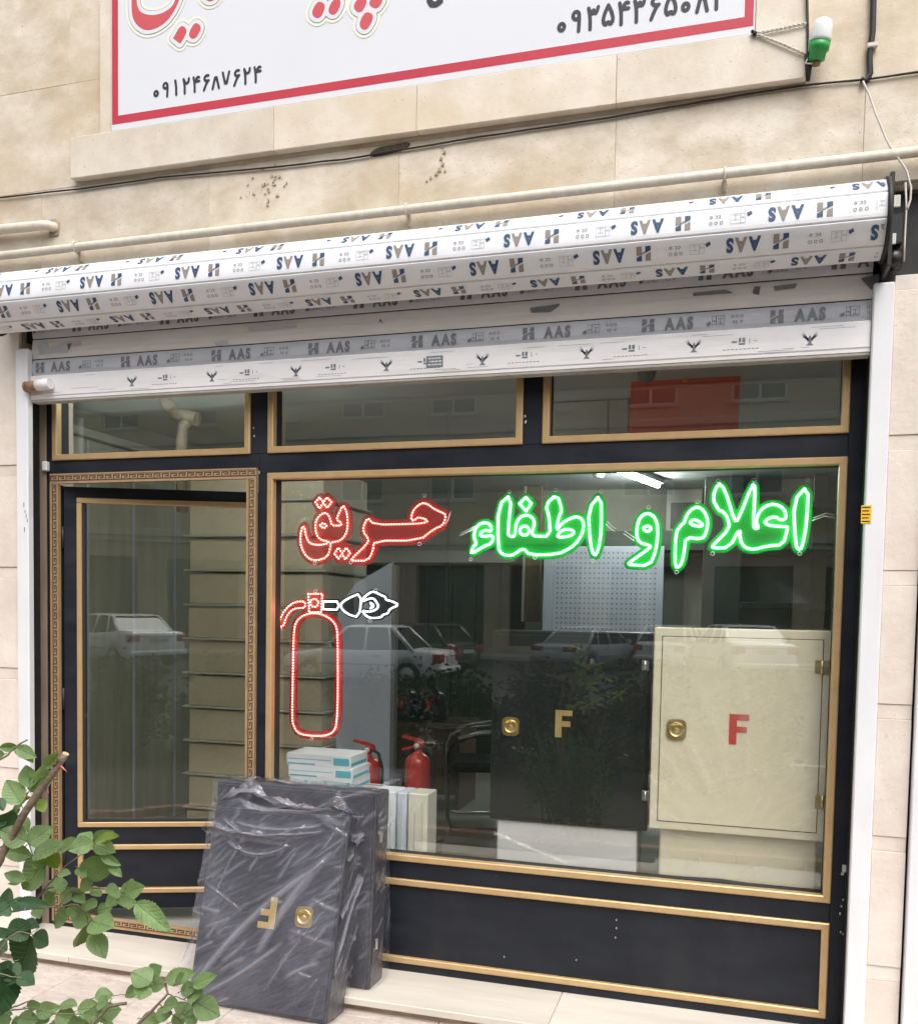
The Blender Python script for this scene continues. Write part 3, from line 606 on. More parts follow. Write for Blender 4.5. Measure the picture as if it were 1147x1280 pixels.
def pane(x0, x1, z0, z1, parent=None, w=0.024):
    mb = MB(); y = .060
    vs = [(x0+w, y, z0+w), (x1-w, y, z0+w), (x1-w, y, z1-w), (x0+w, y, z1-w)]; vs += [(a, y+.006, c) for a, b, c in vs]
    mb.add(vs, [(0, 1, 2, 3)], 0); mb.add(vs, [(0, 1, 5, 4), (1, 2, 6, 5), (2, 3, 7, 6), (3, 0, 4, 7), (7, 6, 5, 4)], 1)
    return part('pane', mb, [M['glass'], M['glassclear']], parent or front, recalc=False)
for x0, x1, z0, z1 in ((X1, X2, Z2, 2.50), (X3, X4, Z2, 2.50), (X5, X6, Z2, 2.50), (X3, X6, Z4, Z3)):
    ring(x0, x1, z0, z1); reveal(x0, x1, z0, z1); pane(x0, x1, z0, z1)
ring(X3, X6, Z6, Z5)
# greek-key moulding round the door opening
def greek(x0, z0, L, horiz, w=0.045, flip=1):
    def f3(a, b, d): return (x0+a, d, z0+b) if horiz else (x0+b, d, z0+a)
    mb = MB(); yb = -0.004
    mb.prism([(0, 0), (L, 0), (L, w), (0, w)], lambda a, b, d: f3(a, b, yb+d), .016, 0)
    for b in (0.0, w-.006): mb.prism([(0, b), (L, b), (L, b+.006), (0, b+.006)], lambda a, c, d: f3(a, c, yb-.003+d), .0028, 0)
    n = max(1, round(L/.042)); p = L/n; lw = .0046; v0, v1 = .011, w-.011
    def bar(a0, a1, b0, b1): mb.prism([(a0, b0), (a1, b0), (a1, b1), (a0, b1)], lambda a, c, d: f3(a, c, yb-.0012+d), .001, 1)
    for i in range(n):
        o = i*p+.002; e = p*.80; vm = (v0+v1)/2
        bar(o, o+lw, v0, v1); bar(o+lw, o+e-lw, v1-lw, v1); bar(o+e-lw, o+e, vm-lw/2, v1); bar(o+p*.36, o+e-lw, vm-lw/2, vm+lw/2); bar(o+lw, o+p, v0, v0+lw)
    part('greek_key_moulding', mb, [M['greekgold'], M['greekdark']], front)
greek(-.005, 1.993, 1.057, True); greek(-.005, -.05, 2.043, False); greek(1.007, -.05, 2.043, False); greek(.041, -.05, .965, True)
board(-.005, 1.052, ZS, -.051, 'threshold', 0.002)
part('door_stop', MB().box(.041, 1.006, .013, .05, 1.998, 2.033).box(-.0045, .03, .013, .05, -.05, 1.99), M['blackedge'], front)
# small white hinge cap beside the door head
q = P(58, 583, 0.0); part('hinge_cap', MB().bbox(q.x-.016, q.x+.012, -.012, .012, q.z-.022, q.z+.022, .004), M['whitepaint'], front)
# paint scuffs on the black posts
rnd = random.Random(5); mb = MB()
for u, v, s in ((1054, 1087, 3.2), (1052, 1092, 2), (1058, 1106, 1.4), (1053, 1125, 1), (1051, 1133, 1.2), (1049, 1142, 1.1), (1050, 1165, .9), (1053, 1168, .8), (656, 520, 1.3), (657, 527, 1.6), (318, 545, 1), (317, 535, .9), (770, 1150, .8), (770, 1160, .9), (769, 1172, .7), (630, 1196, .8), (720, 1200, .8)):
    c = P(u, v, BY-.0006); r = s*.0042; n = 6
    mb.add([(c.x+r*rnd.uniform(.4, 1)*math.cos(k*math.tau/n), c.y, c.z+1.6*r*rnd.uniform(.4, 1)*math.sin(k*math.tau/n)) for k in range(n)], [list(range(n))])
part('paint_chips', mb, M['fade'], front, recalc=False)['kind'] = 'stuff'
sb = MB(); pts = [P(u, v, .0655) for u, v in ((488, 1066), (540, 1072), (600, 1077), (660, 1083), (740, 1089), (800, 1093), (860, 1097), (900, 1102), (960, 1108), (1022, 1115))]
sb.tube([(p.x, .054, p.z+random.uniform(-.004, .006)) for p in pts], [.009*random.uniform(.6, 1.5) for _ in pts], 6)
part('black_sealant', sb, M['blackedge'], front)

# ---------------------------------------------------------------- door, ajar inwards
ANG = R_(22)
HX, HY = 0.045, 0.022
door = thing('shop_door', 'black glazed shop door with gold trim standing ajar inside a greek key frame', 'door', (HX, HY, -0.02))
DM = Matrix.Translation((HX, HY, 0)) @ Matrix.Rotation(ANG, 4, 'Z')
def dpart(name, mb, m, recalc=True): return part(name, mb.xf(DM), m, door, recalc)
def on_door(u, v):                                                     # photo pixel -> (along the leaf, height)
    n = Vector((-math.sin(ANG), math.cos(ANG), 0)); d = ray(u, v); t = (Vector((HX, HY, 0))-CAM).dot(n)/d.dot(n); p = CAM+d*t
    return ((p-Vector((HX, HY, 0))).dot(Vector((math.cos(ANG), math.sin(ANG), 0))), p.z)
gl, gt = on_door(96, 622); _, gb = on_door(98, 1034); _, pt = on_door(98, 1056); _, pb = on_door(98, 1117)
gr = 0.86; DW = 0.955; DT, DB = 1.985, 0.0
for nm, a, b, c, d in (('stile', 0, gl, DB, DT), ('stile', gr, DW, DB, DT), ('rail', gl, gr, gt, DT), ('rail', gl, gr, pt, gb), ('rail', gl, gr, DB, pb)):
    dpart(nm, MB().bbox(a+.0004, b-.0004, 0.006, .046, c+.0004, d-.0004, .001), M['blackpanel'])
dpart('lower_panel', MB().box(gl, gr, .016, .04, pb, pt), M['blackpanel'])
for z0, z1 in ((gb, gt), (pb, pt)):
    for nm, a, b, c, d in (('T', gl, gr, z1-.024, z1), ('B', gl, gr, z0, z0+.024), ('L', gl, gl+.024, z0+.0245, z1-.0245), ('R', gr-.024, gr, z0+.0245, z1-.0245)):
        dpart('gold_trim', MB().bbox(a, b, -.006, .03, c, d, .003), M['gold'])
mb = MB(); y = .030; vs = [(gl+.02, y, gb+.02), (gr-.02, y, gb+.02), (gr-.02, y, gt-.02), (gl+.02, y, gt-.02)]; vs += [(a, y+.006, c) for a, b, c in vs]
mb.add(vs, [(0, 1, 2, 3)], 0); mb.add(vs, [(0, 1, 5, 4), (1, 2, 6, 5), (2, 3, 7, 6), (3, 0, 4, 7), (7, 6, 5, 4)], 1); dpart('pane', mb, [M['glass'], M['glassclear']], False)
dpart('seal', MB().box(gl+.024, gl+.036, .001, .03, gb+.025, gt-.025).box(gl+.036, gr-.036, .001, .03, gb+.025, gb+.034), M['blackedge'])
for z in (.25, 1.0, 1.75): dpart('hinge', MB().lathe([(.007, z-.05), (.007, z+.05)], 10, Matrix.Translation((-.004, .004, 0))), M['darkmetal'])

# ---------------------------------------------------------------- roller shutter
sh = thing('roller_shutter', 'white roller shutter rolled up above the shopfront, still in printed film', 'roller shutter', (1.7, -0.2, 2.36))
RC, RR = (-0.21, 2.746), 0.1185
SX0, SX1 = -0.125, 3.452
edges = [106, 65, 24, -16.5, -57.5, -98.5, -139.5, -180, -221]
def arc(a0, a1, t):                                                    # point on a convex slat of the roll
    h = R_((a0-a1)/2); a = R_(a0+(a1-a0)*t); r = .1225*math.cos(h)/math.cos(a-R_((a0+a1)/2))+0.0035*(1-(2*t-1)**4)
    if t < .06: r -= 0.005*(1-t/.06)
    if t > .95: r -= 0.003*(t-.95)/.05
    return (RC[0]-r*math.cos(a), RC[1]+r*math.sin(a))
def extrude(prof, x0, x1, t, name, m, nx=1):
    """open profile (y,z) given a thickness t along its inward normal, drawn along x"""
    mb = MB(); n = len(prof); inner = []
    for i in range(n):
        a = prof[max(0, i-1)]; b = prof[min(n-1, i+1)]; ty, tz = b[0]-a[0], b[1]-a[1]; l = math.hypot(ty, tz); inner.append((prof[i][0]-tz/l*t, prof[i][1]+ty/l*t))
    loop = prof+inner[::-1]; k = len(loop)
    vs = [(x0, y, z) for y, z in loop]+[(x1, y, z) for y, z in loop]
    mb.add(vs, [(i, (i+1) % k, (i+1) % k+k, i+k) for i in range(k)], 0, False)
    for i in range(n-1): mb.add([vs[i], vs[i+1], vs[k-2-i], vs[k-1-i]], [(0, 1, 2, 3)]); mb.add([vs[k+i], vs[k+i+1], vs[k+k-2-i], vs[k+k-1-i]], [(3, 2, 1, 0)])
    return part(name, mb, m, sh)
def bands(vs, fs, ys):
    """cut flat glyph faces along horizontal lines so that they can follow a curved slat"""
    out = []
    for f in fs:
        poly = [vs[i] for i in f]
        for y0, y1 in zip(ys[:-1], ys[1:]):
            p = poly
            for lim, sg in ((y0, 1), (y1, -1)):
                q = []
                for i in range(len(p)):
                    a, b = p[i], p[(i+1) % len(p)]; da, db = sg*(a[1]-lim), sg*(b[1]-lim)
                    if da >= 0: q.append(a)
                    if (da > 0 > db) or (da < 0 < db): t = da/(da-db); q.append((a[0]+t*(b[0]-a[0]), a[1]+t*(b[1]-a[1])))
                p = q
                if len(p) < 3: break
            if len(p) >= 3: out.append(p)
    return out
def poly_rect(x0, x1, y0, y1): return [(x0, y0), (x1, y0), (x1, y1), (x0, y1)]
def unit():
    """one repeat of the film print: H-shaped emblem, three letters, small pictograms. -> [(polygon, ink)]; height +-.024"""
    o = []; h = .024
    # emblem: two bars cut by a slanting white stroke
    o += [([(0, h), (.018, h), (.018, .004), (0, -.004)], 1), ([(0, -.010), (.018, -.002), (.018, -h), (0, -h)], 0)]
    o += [([(.030, h), (.048, h), (.048, .012), (.030, .004)], 0), ([(.018, -.002), (.030, .003), (.048, .006), (.048, -h), (.030, -h), (.030, -.003), (.018, -.008)], 1)]
    x = .087
    for ch, ink in (('A', 0), ('A', 1), ('S', 0)):
        vs, fs, w_ = text_tris(ch, 0.05); k = .047/.78; kx = k*.80
        o += [([(x+vs[i][0]*kx, (vs[i][1]-.35)*k) for i in f], ink) for f in fs]; x += w_*kx+.004
    x = .247; o.append(([(x, -.010), (x+.014, -.002), (x+.018, -.014), (x+.004, -.020)], 0))
    def frame(x0, x1, y0, y1, t=.0016):
        return [(poly_rect(x0, x1, y0, y0+t), 2), (poly_rect(x0, x1, y1-t, y1), 2), (poly_rect(x0, x0+t, y0+t, y1-t), 2), (poly_rect(x1-t, x1, y0+t, y1-t), 2)]
    o += frame(.268, .284, -.016, .018)+frame(.284, .316, -.016, .018)+[(poly_rect(.271, .281, -.004, 0), 2), (poly_rect(.291, .309, .004, .006), 2), (poly_rect(.299, .301, -.008, .004), 2), (poly_rect(.293, .307, -.011, -.009), 2)]
    def cring(cx, cy, r, a0=0, a1=360):
        q = []; n = 7
        for i in range(n):
            t0, t1 = R_(a0+(a1-a0)*i/n), R_(a0+(a1-a0)*(i+1)/n)
            q.append(([(cx+r*math.cos(t0), cy+r*math.sin(t0)), (cx+r*math.cos(t1), cy+r*math.sin(t1)), (cx+(r-.0021)*math.cos(t1), cy+(r-.0021)*math.sin(t1)), (cx+(r-.0021)*math.cos(t0), cy+(r-.0021)*math.sin(t0))], 3))
        return q
    o += cring(.345, .011, .006)+cring(.362, .011, .006)+cring(.379, .011, .006)+cring(.352, -.010, .0055, 60, 300)+cring(.362, -.010, .0055, 60, 300)+cring(.378, -.010, .005)
    return o
UNIT = unit(); PER = 0.445
def print_row(prof, length, x0, x1, off, rot, mats, lift=.0012, scale=1.0, parent=None):
    """prof(s): s in -.5...5 over the slat -> (y,z, ny,nz) top of slat at s=+.5"""
    mb = MB(); ys = [-.03, -.018, -.008, 0, .008, .018, .03]; sg = -1 if rot else 1
    n = int((x1-x0)/PER)+3
    for k in range(-1, n):
        ox = x0+off+k*PER
        for poly, ink in UNIT:
            for q in bands(poly, [list(range(len(poly)))], ys):
                vs = []; ok = True
                for a, b in q:
                    xx = ox+sg*a*scale*1.0; s_ = sg*b*scale/length
                    if xx < x0+.004 or xx > x1-.004: ok = False
                    y, z, ny, nz = prof(s_); vs.append((xx, y+ny*lift, z+nz*lift))
                if ok: mb.add(vs, [list(range(len(vs)))], ink)
    return part('film_print', mb, [M[m] for m in mats], parent or sh, recalc=False)
roll_slats = []
for i in range(len(edges)-1):
    a0, a1 = edges[i], edges[i+1]
    prof = [arc(a0, a1, t) for t in (0, .02, .06, .16, .3, .5, .7, .84, .95, 1)]
    o = extrude(prof, SX0, SX1, .006, 'roll_slat', M['film']); roll_slats.append(o)
    if i < 5:
        def pf(s_, a0=a0, a1=a1):
            t = .5-s_; y, z = arc(a0, a1, t); y0, z0 = arc(a0, a1, t-.02); y1, z1 = arc(a0, a1, t+.02); l = math.hypot(y1-y0, z1-z0)
            return y, z, (z1-z0)/l, -(y1-y0)/l
        print_row(pf, .0855, SX0, SX1, (.02, .11, .300, .17, .38)[i], True, ['navy', 'taupe', 'fade', 'greyprint'], parent=o)
part('roll_core', MB().tube([(SX0+.01, *RC), (SX1-.02, *RC)], .098, 20), M['darkmetal'], sh)
part('end_plate', MB().lathe([(.132, 0), (.132, .012)], 28, Matrix.Translation((SX1+.001, *RC)) @ Matrix.Rotation(math.pi/2, 4, 'Y')), M['darkmetal'], sh)
part('end_plate', MB().lathe([(.132, 0), (.132, .012)], 28, Matrix.Translation((SX0-.014, *RC)) @ Matrix.Rotation(math.pi/2, 4, 'Y')), M['darkmetal'], sh)
# hanging curtain: four slats and the bottom bar, flat fronts with a rounded lip
CYF = -0.094
def flat_slat(z0, z1, m, bulge=.004):
    h = z1-z0
    prof = [(CYF+.006, z1-.0005), (CYF+.001, z1-.004), (CYF-bulge*.6, z1-h*.25), (CYF-bulge, z1-h*.5), (CYF-bulge*.6, z0+h*.25), (CYF+.001, z0+.005), (CYF+.004, z0+.0015)]
    o = extrude(prof, -0.018, 3.445, .008, 'curtain_slat', M[m])
    def pf(s_):
        t = max(-.5, min(.5, s_)); return CYF-bulge*(1-(2*t)**2)*1.02-.0006, (z0+z1)/2+t*h, -1, 0
    return o, pf
o1, p1 = flat_slat(2.458, 2.532, 'filmgrey'); print_row(p1, .074, -0.018, 3.445, .02, False, ['greyprint', 'greyprint', 'greyprint', 'greyprint'], parent=o1, scale=.92)
o2, p2 = flat_slat(2.533, 2.621, 'slatcream')
o3, p3 = flat_slat(2.622, 2.704, 'filmgrey'); print_row(p3, .082, -0.018, 3.445, .215, False, ['darkprint', 'darkprint', 'greyprint', 'greyprint'], parent=o3, scale=.95)
flat_slat(2.705, 2.79, 'slatcream')
bb = part('bottom_bar', MB().bbox(-.018, 3.445, -.112, -.072, 2.364, 2.457, .004).box(-.018, 3.445, -.108, -.062, 2.352, 2.3635), M['barwhite'], sh)
part('bar_lip', MB().bbox(-.018, 3.445, -.106, -.06, 2.340, 2.3515, .002), M['concrete'], sh)
mb = MB()
def eagle(cx, cz, s):
    for sg in (-1, 1):
        for k, (a, l) in enumerate(((60, 1.0), (48, .92), (36, .8), (22, .6))):
            a = R_(a); dx, dz = sg*math.cos(a), math.sin(a); px, pz = -dz*.09*s, dx*.09*s
            bx, bz = cx+sg*.1*s, cz-.35*s+.12*s*k*.4
            mb.add([(bx-px, -.1127, bz-pz), (bx+px, -.1127, bz+pz), (bx+dx*l*s*.9+px*.3, -.1127, bz+dz*l*s*.9), ], [(0, 1, 2)])
    mb.add([(cx-.12*s, -.1128, cz-.6*s), (cx+.12*s, -.1128, cz-.6*s), (cx+.10*s, -.1128, cz-.05*s), (cx, -.1128, cz+.12*s), (cx-.1*s, -.1128, cz-.05*s)], [range(5)])
    mb.add([(cx-.3*s, -.11285, cz-.72*s), (cx+.3*s, -.11285, cz-.72*s), (cx+.12*s, -.11285, cz-.55*s), (cx-.12*s, -.11285, cz-.55*s)], [range(4)])
for eu in (165, 265, 370, 483, 603, 733, 867, 1012):
    x = P(eu, 499-.0605*eu-22, -.113).x
    eagle(x, 2.414, .042)
    a = x+.13
    if a < 3.36:
        mb.box(a, a+.018, -.1128, -.1122, 2.408, 2.414); mb.box(a+.024, a+.046, -.1128, -.1122, 2.400, 2.406); mb.box(a+.024, a+.032, -.1128, -.1122, 2.409, 2.424); mb.box(a+.036, a+.046, -.1128, -.1122, 2.409, 2.424)
        for j in range(9): mb.box(a-.03+j*.014, a-.03+j*.014+.009, -.1128, -.1122, 2.384, 2.3862)
        mb.box(a+.06, a+.062, -.1128, -.1122, 2.404, 2.42); mb.box(a+.075, a+.085, -.1128, -.1122, 2.411, 2.413)
for k in range(34):
    a = random.uniform(0, 3.3); l = random.uniform(.02, .14); z = random.choice((2.372, 2.377, 2.437, 2.444, 2.39)); mb.box(a, a+l, -.1127, -.1122, z, z+.0008)
part('bar_print', mb, M['greyprint'], bb)['kind'] = 'stuff'
q = P(543, 452, -.113); lb = part('maker_label', MB().box(q.x-.034, q.x+.034, -.1135, -.1121, q.z-.022, q.z+.022), M['greyprint'], bb)
mb = MB(); 
for dz, w_ in ((.012, .05), (0, .044), (-.012, .054)):
    a = -w_/2
    while a < w_/2: l = random.uniform(.004, .014); mb.box(q.x+a, q.x+a+l, -.1140, -.1136, q.z+dz-.002, q.z+dz+.003); a += l+.003
part('label_print', mb, M['film'], lb)
# torn film, scratches and scuffs on the bare slat
def tear(px, Y, m, nm='torn_film'): part(nm, sdf_sheet([[tuple(P(u, v, Y).xz) for u, v in px]], 0, .003, lambda x, z, d: (x, Y+d, z), thick=.0008), M[m], o2)
tear([(47, 431), (58, 428), (61, 437), (72, 432), (86, 429), (102, 426), (101, 431), (88, 433), (84, 441), (70, 440), (50, 443)], CYF-.0062, 'filmgrey')
tear([(60, 429), (66, 430), (63, 437)], CYF-.0068, 'slatcream'); tear([(84, 430), (90, 429), (86, 438)], CYF-.0068, 'darkprint')
tear([(310, 409), (371, 405), (371, 409), (312, 414)], CYF-.0062, 'filmgrey'); tear([(268, 429), (285, 426), (285, 429), (270, 432)], CYF-.0062, 'filmgrey')
tear([(662, 385), (690, 381), (700, 379), (698, 383), (688, 390), (664, 391)], CYF-.0062, 'greyprint'); tear([(472, 406), (475, 398), (480, 406), (475, 401)], CYF-.0062, 'darkprint')
tear([(865, 366), (905, 362), (918, 366), (866, 370)], CYF-.0062, 'greyprint'); tear([(942, 358), (950, 358), (948, 369), (940, 366)], CYF-.0062, 'darkprint'); tear([(966, 358), (996, 354), (993, 360), (968, 363)], CYF-.0062, 'greyprint')
tear([(1075, 348), (1098, 342), (1098, 360), (1088, 362)], CYF-.0062, 'darkprint')
# rusty bolt and padlock tube at the bar's end
q = P(37, 484, -.13); tb = MB().tube([(q.x-.005, -.14, q.z), (q.x+.085, -.14, q.z+.006)], .021, 14); part('bolt', tb, M['copper'], bb)
part('bolt_eye', MB().tube([(q.x-.008+.001*math.cos(a), -.14+.018*math.sin(a), q.z+.018*math.cos(a)) for a in [k*math.tau/12 for k in range(12)]], .006, 6, closed=True), M['copper'], bb)
part('bolt_sleeve', MB().tube([(q.x+.05, -.139, q.z+.004), (q.x+.12, -.139, q.z+.008)], .024, 14), M['barwhite'], bb)
# shutter motor bracket in the dark recess right of the roll
mo = thing('shutter_motor', 'black shutter motor bracket in the dark recess at the roll end', 'motor', (3.52, -.05, 2.6))
part('bracket', MB().bbox(3.468, 3.482, -.24, 0.0, 2.59, 2.89, .002).bbox(3.482, 3.66, -.03, -.015, 2.605, 2.90, .002), M['darkmetal'], mo)
part('gearbox', MB().bbox(3.484, 3.53, -.13, -.03, 2.70, 2.80, .004).lathe([(.035, 0), (.035, .05)], 16, Matrix.Translation((3.482, -.09, 2.66)) @ Matrix.Rotation(math.pi/2, 4, 'Y')), M['blackplastic'], mo)
part('terminal_box', MB().bbox(3.486, 3.516, -.14, -.131, 2.815, 2.855, .002), M['offwhite'], mo)
part('rating_plate', MB().bbox(3.484, 3.507, -.14, -.131, 2.695, 2.73, .001), M['plate'], mo)
part('lead', MB().tube([P(u, v, -.12) for u, v in ((1131, 228), (1132, 260), (1130, 300), (1129, 326))], .0035, 6), M['wirewhite'], mo)
# ---------------------------------------------------------------- banner
BYF = SY+.006
ban = thing('banner_sign', 'white vinyl banner with red border, red lettering and black phone numbers', 'banner', (1.75, -0.14, 3.403))
bx0, bx1, bz0, bz1 = P(139, 163, BYF).x, P(943, 36, BYF).x, sz1+.0015, 4.75
part('vinyl_sheet', MB().bbox(bx0, bx1, BYF, FY-.012, bz0, bz1, .003), M['signwhite'], ban)
def lay(name, loops, grow, m, k, res=.005): return part(name, sdf_sheet(loops, grow, res, lambda x, z, d: (x, BYF-.0006*k+d, z)), M[m], ban, recalc=False)
i0, i1 = .028, .060
mb = MB(); y = BYF-.0006
for a, b, c, d in ((bx0+.006, bx0+.006+.030, bz0+i0, bz1-.02), (bx1-.006-.030, bx1-.006, bz0+i0, bz1-.02)): mb.add([(a, y, c), (b, y, c), (b, y, d), (a, y, d)], [(0, 1, 2, 3)])
a, b, c, d = bx0+.036, bx1-.036, bz0+i0, bz0+i0+.034; mb.add([(a, y, c), (b, y, c), (b, y, d), (a, y, d)], [(0, 1, 2, 3)])
part('red_border', mb, M['signred'], ban, recalc=False)
def zz(pts, ox, oy, k): return smooth_loop([tuple(P(ox+x*k, oy+y*k, BYF).xz) for x, y in pts], 2)
A_, B_ = (130, 0, 220/1147), (340, 0, 260/1147)
letters = [zz([(190, -200), (184, -60), (183, 60), (190, 120), (220, 170), (275, 203), (340, 190), (410, 145), (455, 85), (495, 5), (515, -90), (520, -200), (470, -200), (478, -60), (465, 20), (430, 62), (370, 95), (300, 103), (245, 85), (222, 50), (215, -5), (222, -100), (235, -200)], *A_)]
D_ = lambda pts, f: [tuple(P(f[0]+x*f[2], f[1]+y*f[2], BYF).xz) for x, y in pts]
dots = [zz(q, *f) for q, f in (([(452, 250), (455, 250), (503, 164), (538, 185), (543, 215), (502, 287), (498, 287)], A_), ([(547, 235), (592, 147), (628, 162), (637, 195), (594, 264)], A_), ([(655, -60), (648, -15), (690, 18), (740, -10), (735, -60)], A_),
    ([(213, 82), (250, 8), (288, 18), (296, 45), (264, 112)], B_), ([(303, 65), (345, -12), (380, -2), (378, 40), (345, 92)], B_), ([(443, 45), (480, -17), (525, -2), (520, 30), (488, 80)], B_), ([(528, 25), (562, -22), (612, -12), (607, 20), (577, 56)], B_), ([(476, 145), (510, 68), (552, 73), (562, 105), (520, 177)], B_))]
allL = letters+dots
lay('lettering_glow', allL, .030, 'signyellow', 2, .008)['kind'] = 'stuff'
lay('lettering_outline', allL, .0180, 'ink', 3, .004)['kind'] = 'stuff'; lay('lettering_white', allL, .0164, 'signwhite', 4, .004)['kind'] = 'stuff'
for L in letters: lay('red_letter', [L], 0, 'signcoral', 5, .004)
for L in dots: lay('red_letter_dot', [L], 0, 'signcoral', 5, .004)
DIG = {0: [[(.30+.17*math.cos(k*math.tau/10), .32+.17*math.sin(k*math.tau/10)) for k in range(11)]],
 9: [[(.26+.19*math.cos(k*math.tau/10), .76+.19*math.sin(k*math.tau/10)) for k in range(11)], [(.45, .78), (.45, .45), (.42, 0)]],
 1: [[(.26, 1), (.34, .6), (.36, 0)]], 2: [[(.12, 1), (.22, .6), (.23, 0)], [(.14, .95), (.26, .72), (.44, .68), (.58, .78), (.60, 1)]],
 3: [[(.10, 1), (.20, .6), (.21, 0)], [(.12, .95), (.2, .74), (.32, .72), (.38, .93), (.42, .74), (.56, .72), (.66, 1)]],
 4: [[(.12, 1), (.22, .6), (.23, 0)], [(.62, .96), (.48, 1.0), (.36, .86), (.44, .70), (.64, .70)], [(.2, .62), (.34, .70), (.5, .70)]],
 5: [[(.36, 1), (.14, .62), (.06, .28), (.2, .06), (.36, .24), (.52, .06), (.66, .28), (.58, .62), (.36, 1)]],
 6: [[(.56, .98), (.34, 1.0), (.18, .80), (.3, .62), (.58, .64)], [(.54, .64), (.34, .38), (.16, 0)]], 7: [[(.04, 1), (.32, 0), (.60, 1)]], 8: [[(.04, 0), (.32, 1), (.60, 0)]]}
def banner_text(num, u0, v0, u1, v1, h, t):
    a, b = P(u0, v0, BYF), P(u1, v1, BYF); pitch = (b.x-a.x)/len(num); z0 = (a.z+b.z)/2
    t0 = part('phone_number', MB().add([(a.x, BYF-.0012, z0), (a.x+.001, BYF-.0012, z0), (a.x, BYF-.0012, z0+.001)], [(0, 1, 2)]), M['signwhite'], ban)
    for i, d in enumerate(num):
        L = [smooth_loop([(a.x+pitch*(i+.12+x*1.12), z0+y_*h) for x, y_ in st_], 1, False) for st_ in DIG[int(d)]]
        part('digit', sdf_sheet(L, t, .0032, lambda x, z, dd: (x, BYF-.0012, z), lines=True), M['ink'], t0, recalc=False)
banner_text('09124687624', 190, 123, 328, 102, .058, .0052)
banner_text('09354365083', 693, 44, 908, 9, .074, .0066)
part('small_letter', sdf_sheet([[tuple(P(340+x*B_[2], y*B_[2], BYF).xz) for x, y in ((868, -40), (868, 5), (880, 25), (905, 25), (928, 8), (925, -30))]], .011, .003, lambda x, z, d: (x, BYF-.0015, z), lines=True), M['ink'], ban, recalc=False)

# ---------------------------------------------------------------- pipes, cables, lamp on the wall
pz = 2.985
gp = thing('gas_pipe', 'long cream painted gas pipe running along the wall above the shutter', 'pipe', (1.7, -.13, pz))
part('pipe_run', MB().tube([(-2.1, -.142, pz-.004), (.5, -.142, pz-.002), (2, -.142, pz), (5, -.142, pz+.004)], .0175, 14), M['pipe'], gp)
for u, v in ((508, 268), (95, 318), (905, 226)):
    q = P(u, v, -.142); part('pipe_clip', MB().tube([(q.x, -.142+.021*math.cos(a), pz+.021*math.sin(a)) for a in [k*math.tau/14 for k in range(14)]], .004, 6, closed=True).bbox(q.x-.006, q.x+.006, -.12, -.101, pz-.05, pz+.004, .001).tube([(q.x, -.13, pz-.02), (q.x, -.12, pz-.045)], .004, 6), M['pipe'], gp)
q0, q1 = P(0, 287, -.135), P(60, 281, -.135)
sp = thing('stub_pipe', 'short cream pipe bending into a hole in the stone wall', 'pipe', (q1.x, -.13, q1.z))
part('pipe_run', MB().tube([(-2, -.135, q0.z), (q0.x, -.135, q0.z), (q1.x-.03, -.135, q1.z), (q1.x-.006, -.128, q1.z), (q1.x+.008, -.105, q1.z), (q1.x+.010, -.07, q1.z)], .021, 14), M['pipe'], sp)
part('hole_rim', sdf_sheet([[(q1.x-.012, q1.z-.034), (q1.x+.026, q1.z-.03), (q1.x+.03, q1.z+.02), (q1.x+.012, q1.z+.035), (q1.x-.014, q1.z+.03)]], .004, .004, lambda x, z, d: (x, FY-.0045+d, z), thick=.003), M['riser'], sp)
def wire(name, px, Y, r, m, label, jit=0.0):
    pts = [P(u, v, Y) for u, v in px]; f = []
    for i in range(len(pts)-1):
        for t in (0, .34, .67): f.append(pts[i].lerp(pts[i+1], t)+Vector((0, random.uniform(-jit, jit)*.3, random.uniform(-jit, jit))))
    f.append(pts[-1]); return solo(name, MB().tube(f, r, 7), M[m], label, 'cable')
wire('wall_cable', [(-120, 262), (0, 247), (100, 236), (200, 222), (350, 208), (430, 199), (510, 186), (600, 171), (690, 158), (760, 147), (850, 132), (930, 118), (1010, 106), (1085, 99), (1147, 90), (1260, 76)], FY-.0085, .0036, 'cable', 'thin black cable strung along the stone wall under the banner sill', .001)
wc = thing('drop_cable', 'thick black cable dropping down the wall right of the green lamp', 'cable', (3.42, -.11, 3.2))
part('cable_run', MB().tube([P(u, v, FY-.013) for u, v in ((1091, -60), (1091, 0), (1090, 40), (1086, 70), (1087, 92), (1082, 101), (1075, 100))], .010, 9), M['cable'], wc)
q = P(1089, 58, FY-.013); part('cable_clip', MB().bbox(q.x-.017, q.x+.017, -.126, -.102, q.z-.008, q.z+.008, .003), M['wirewhite'], wc)
wire('loose_wire', [(1078, 101), (1086, 120), (1093, 140), (1103, 165), (1111, 182), (1122, 198), (1133, 215), (1138, 235), (1137, 250), (1133, 262)], FY-.05, .0035, 'wirewhite', 'cream wire hanging loosely from the wall cable to the shutter motor', .002)
cv = thing('corner_cable', 'black cable taped down the stone corner beside the banner', 'cable', (3.2, -.22, 3.2))
part('cable_run', MB().tube([P(u, v, SY-.005) for u, v in ((1007, -60), (1008, 0), (1009, 40), (1009, 70), (1010, 100))], .0045, 7), M['cable'], cv)
part('tape', MB().tube([P(u, v, SY-.007) for u, v in ((1008, 68), (1010, 84), (1009, 101))], [.009, .011, .007], 8), M['cable'], cv)
ty = thing('tie_wire', 'white twisted wire tied from the banner corner to the stone corner', 'wire', (3.1, -.22, 3.4))
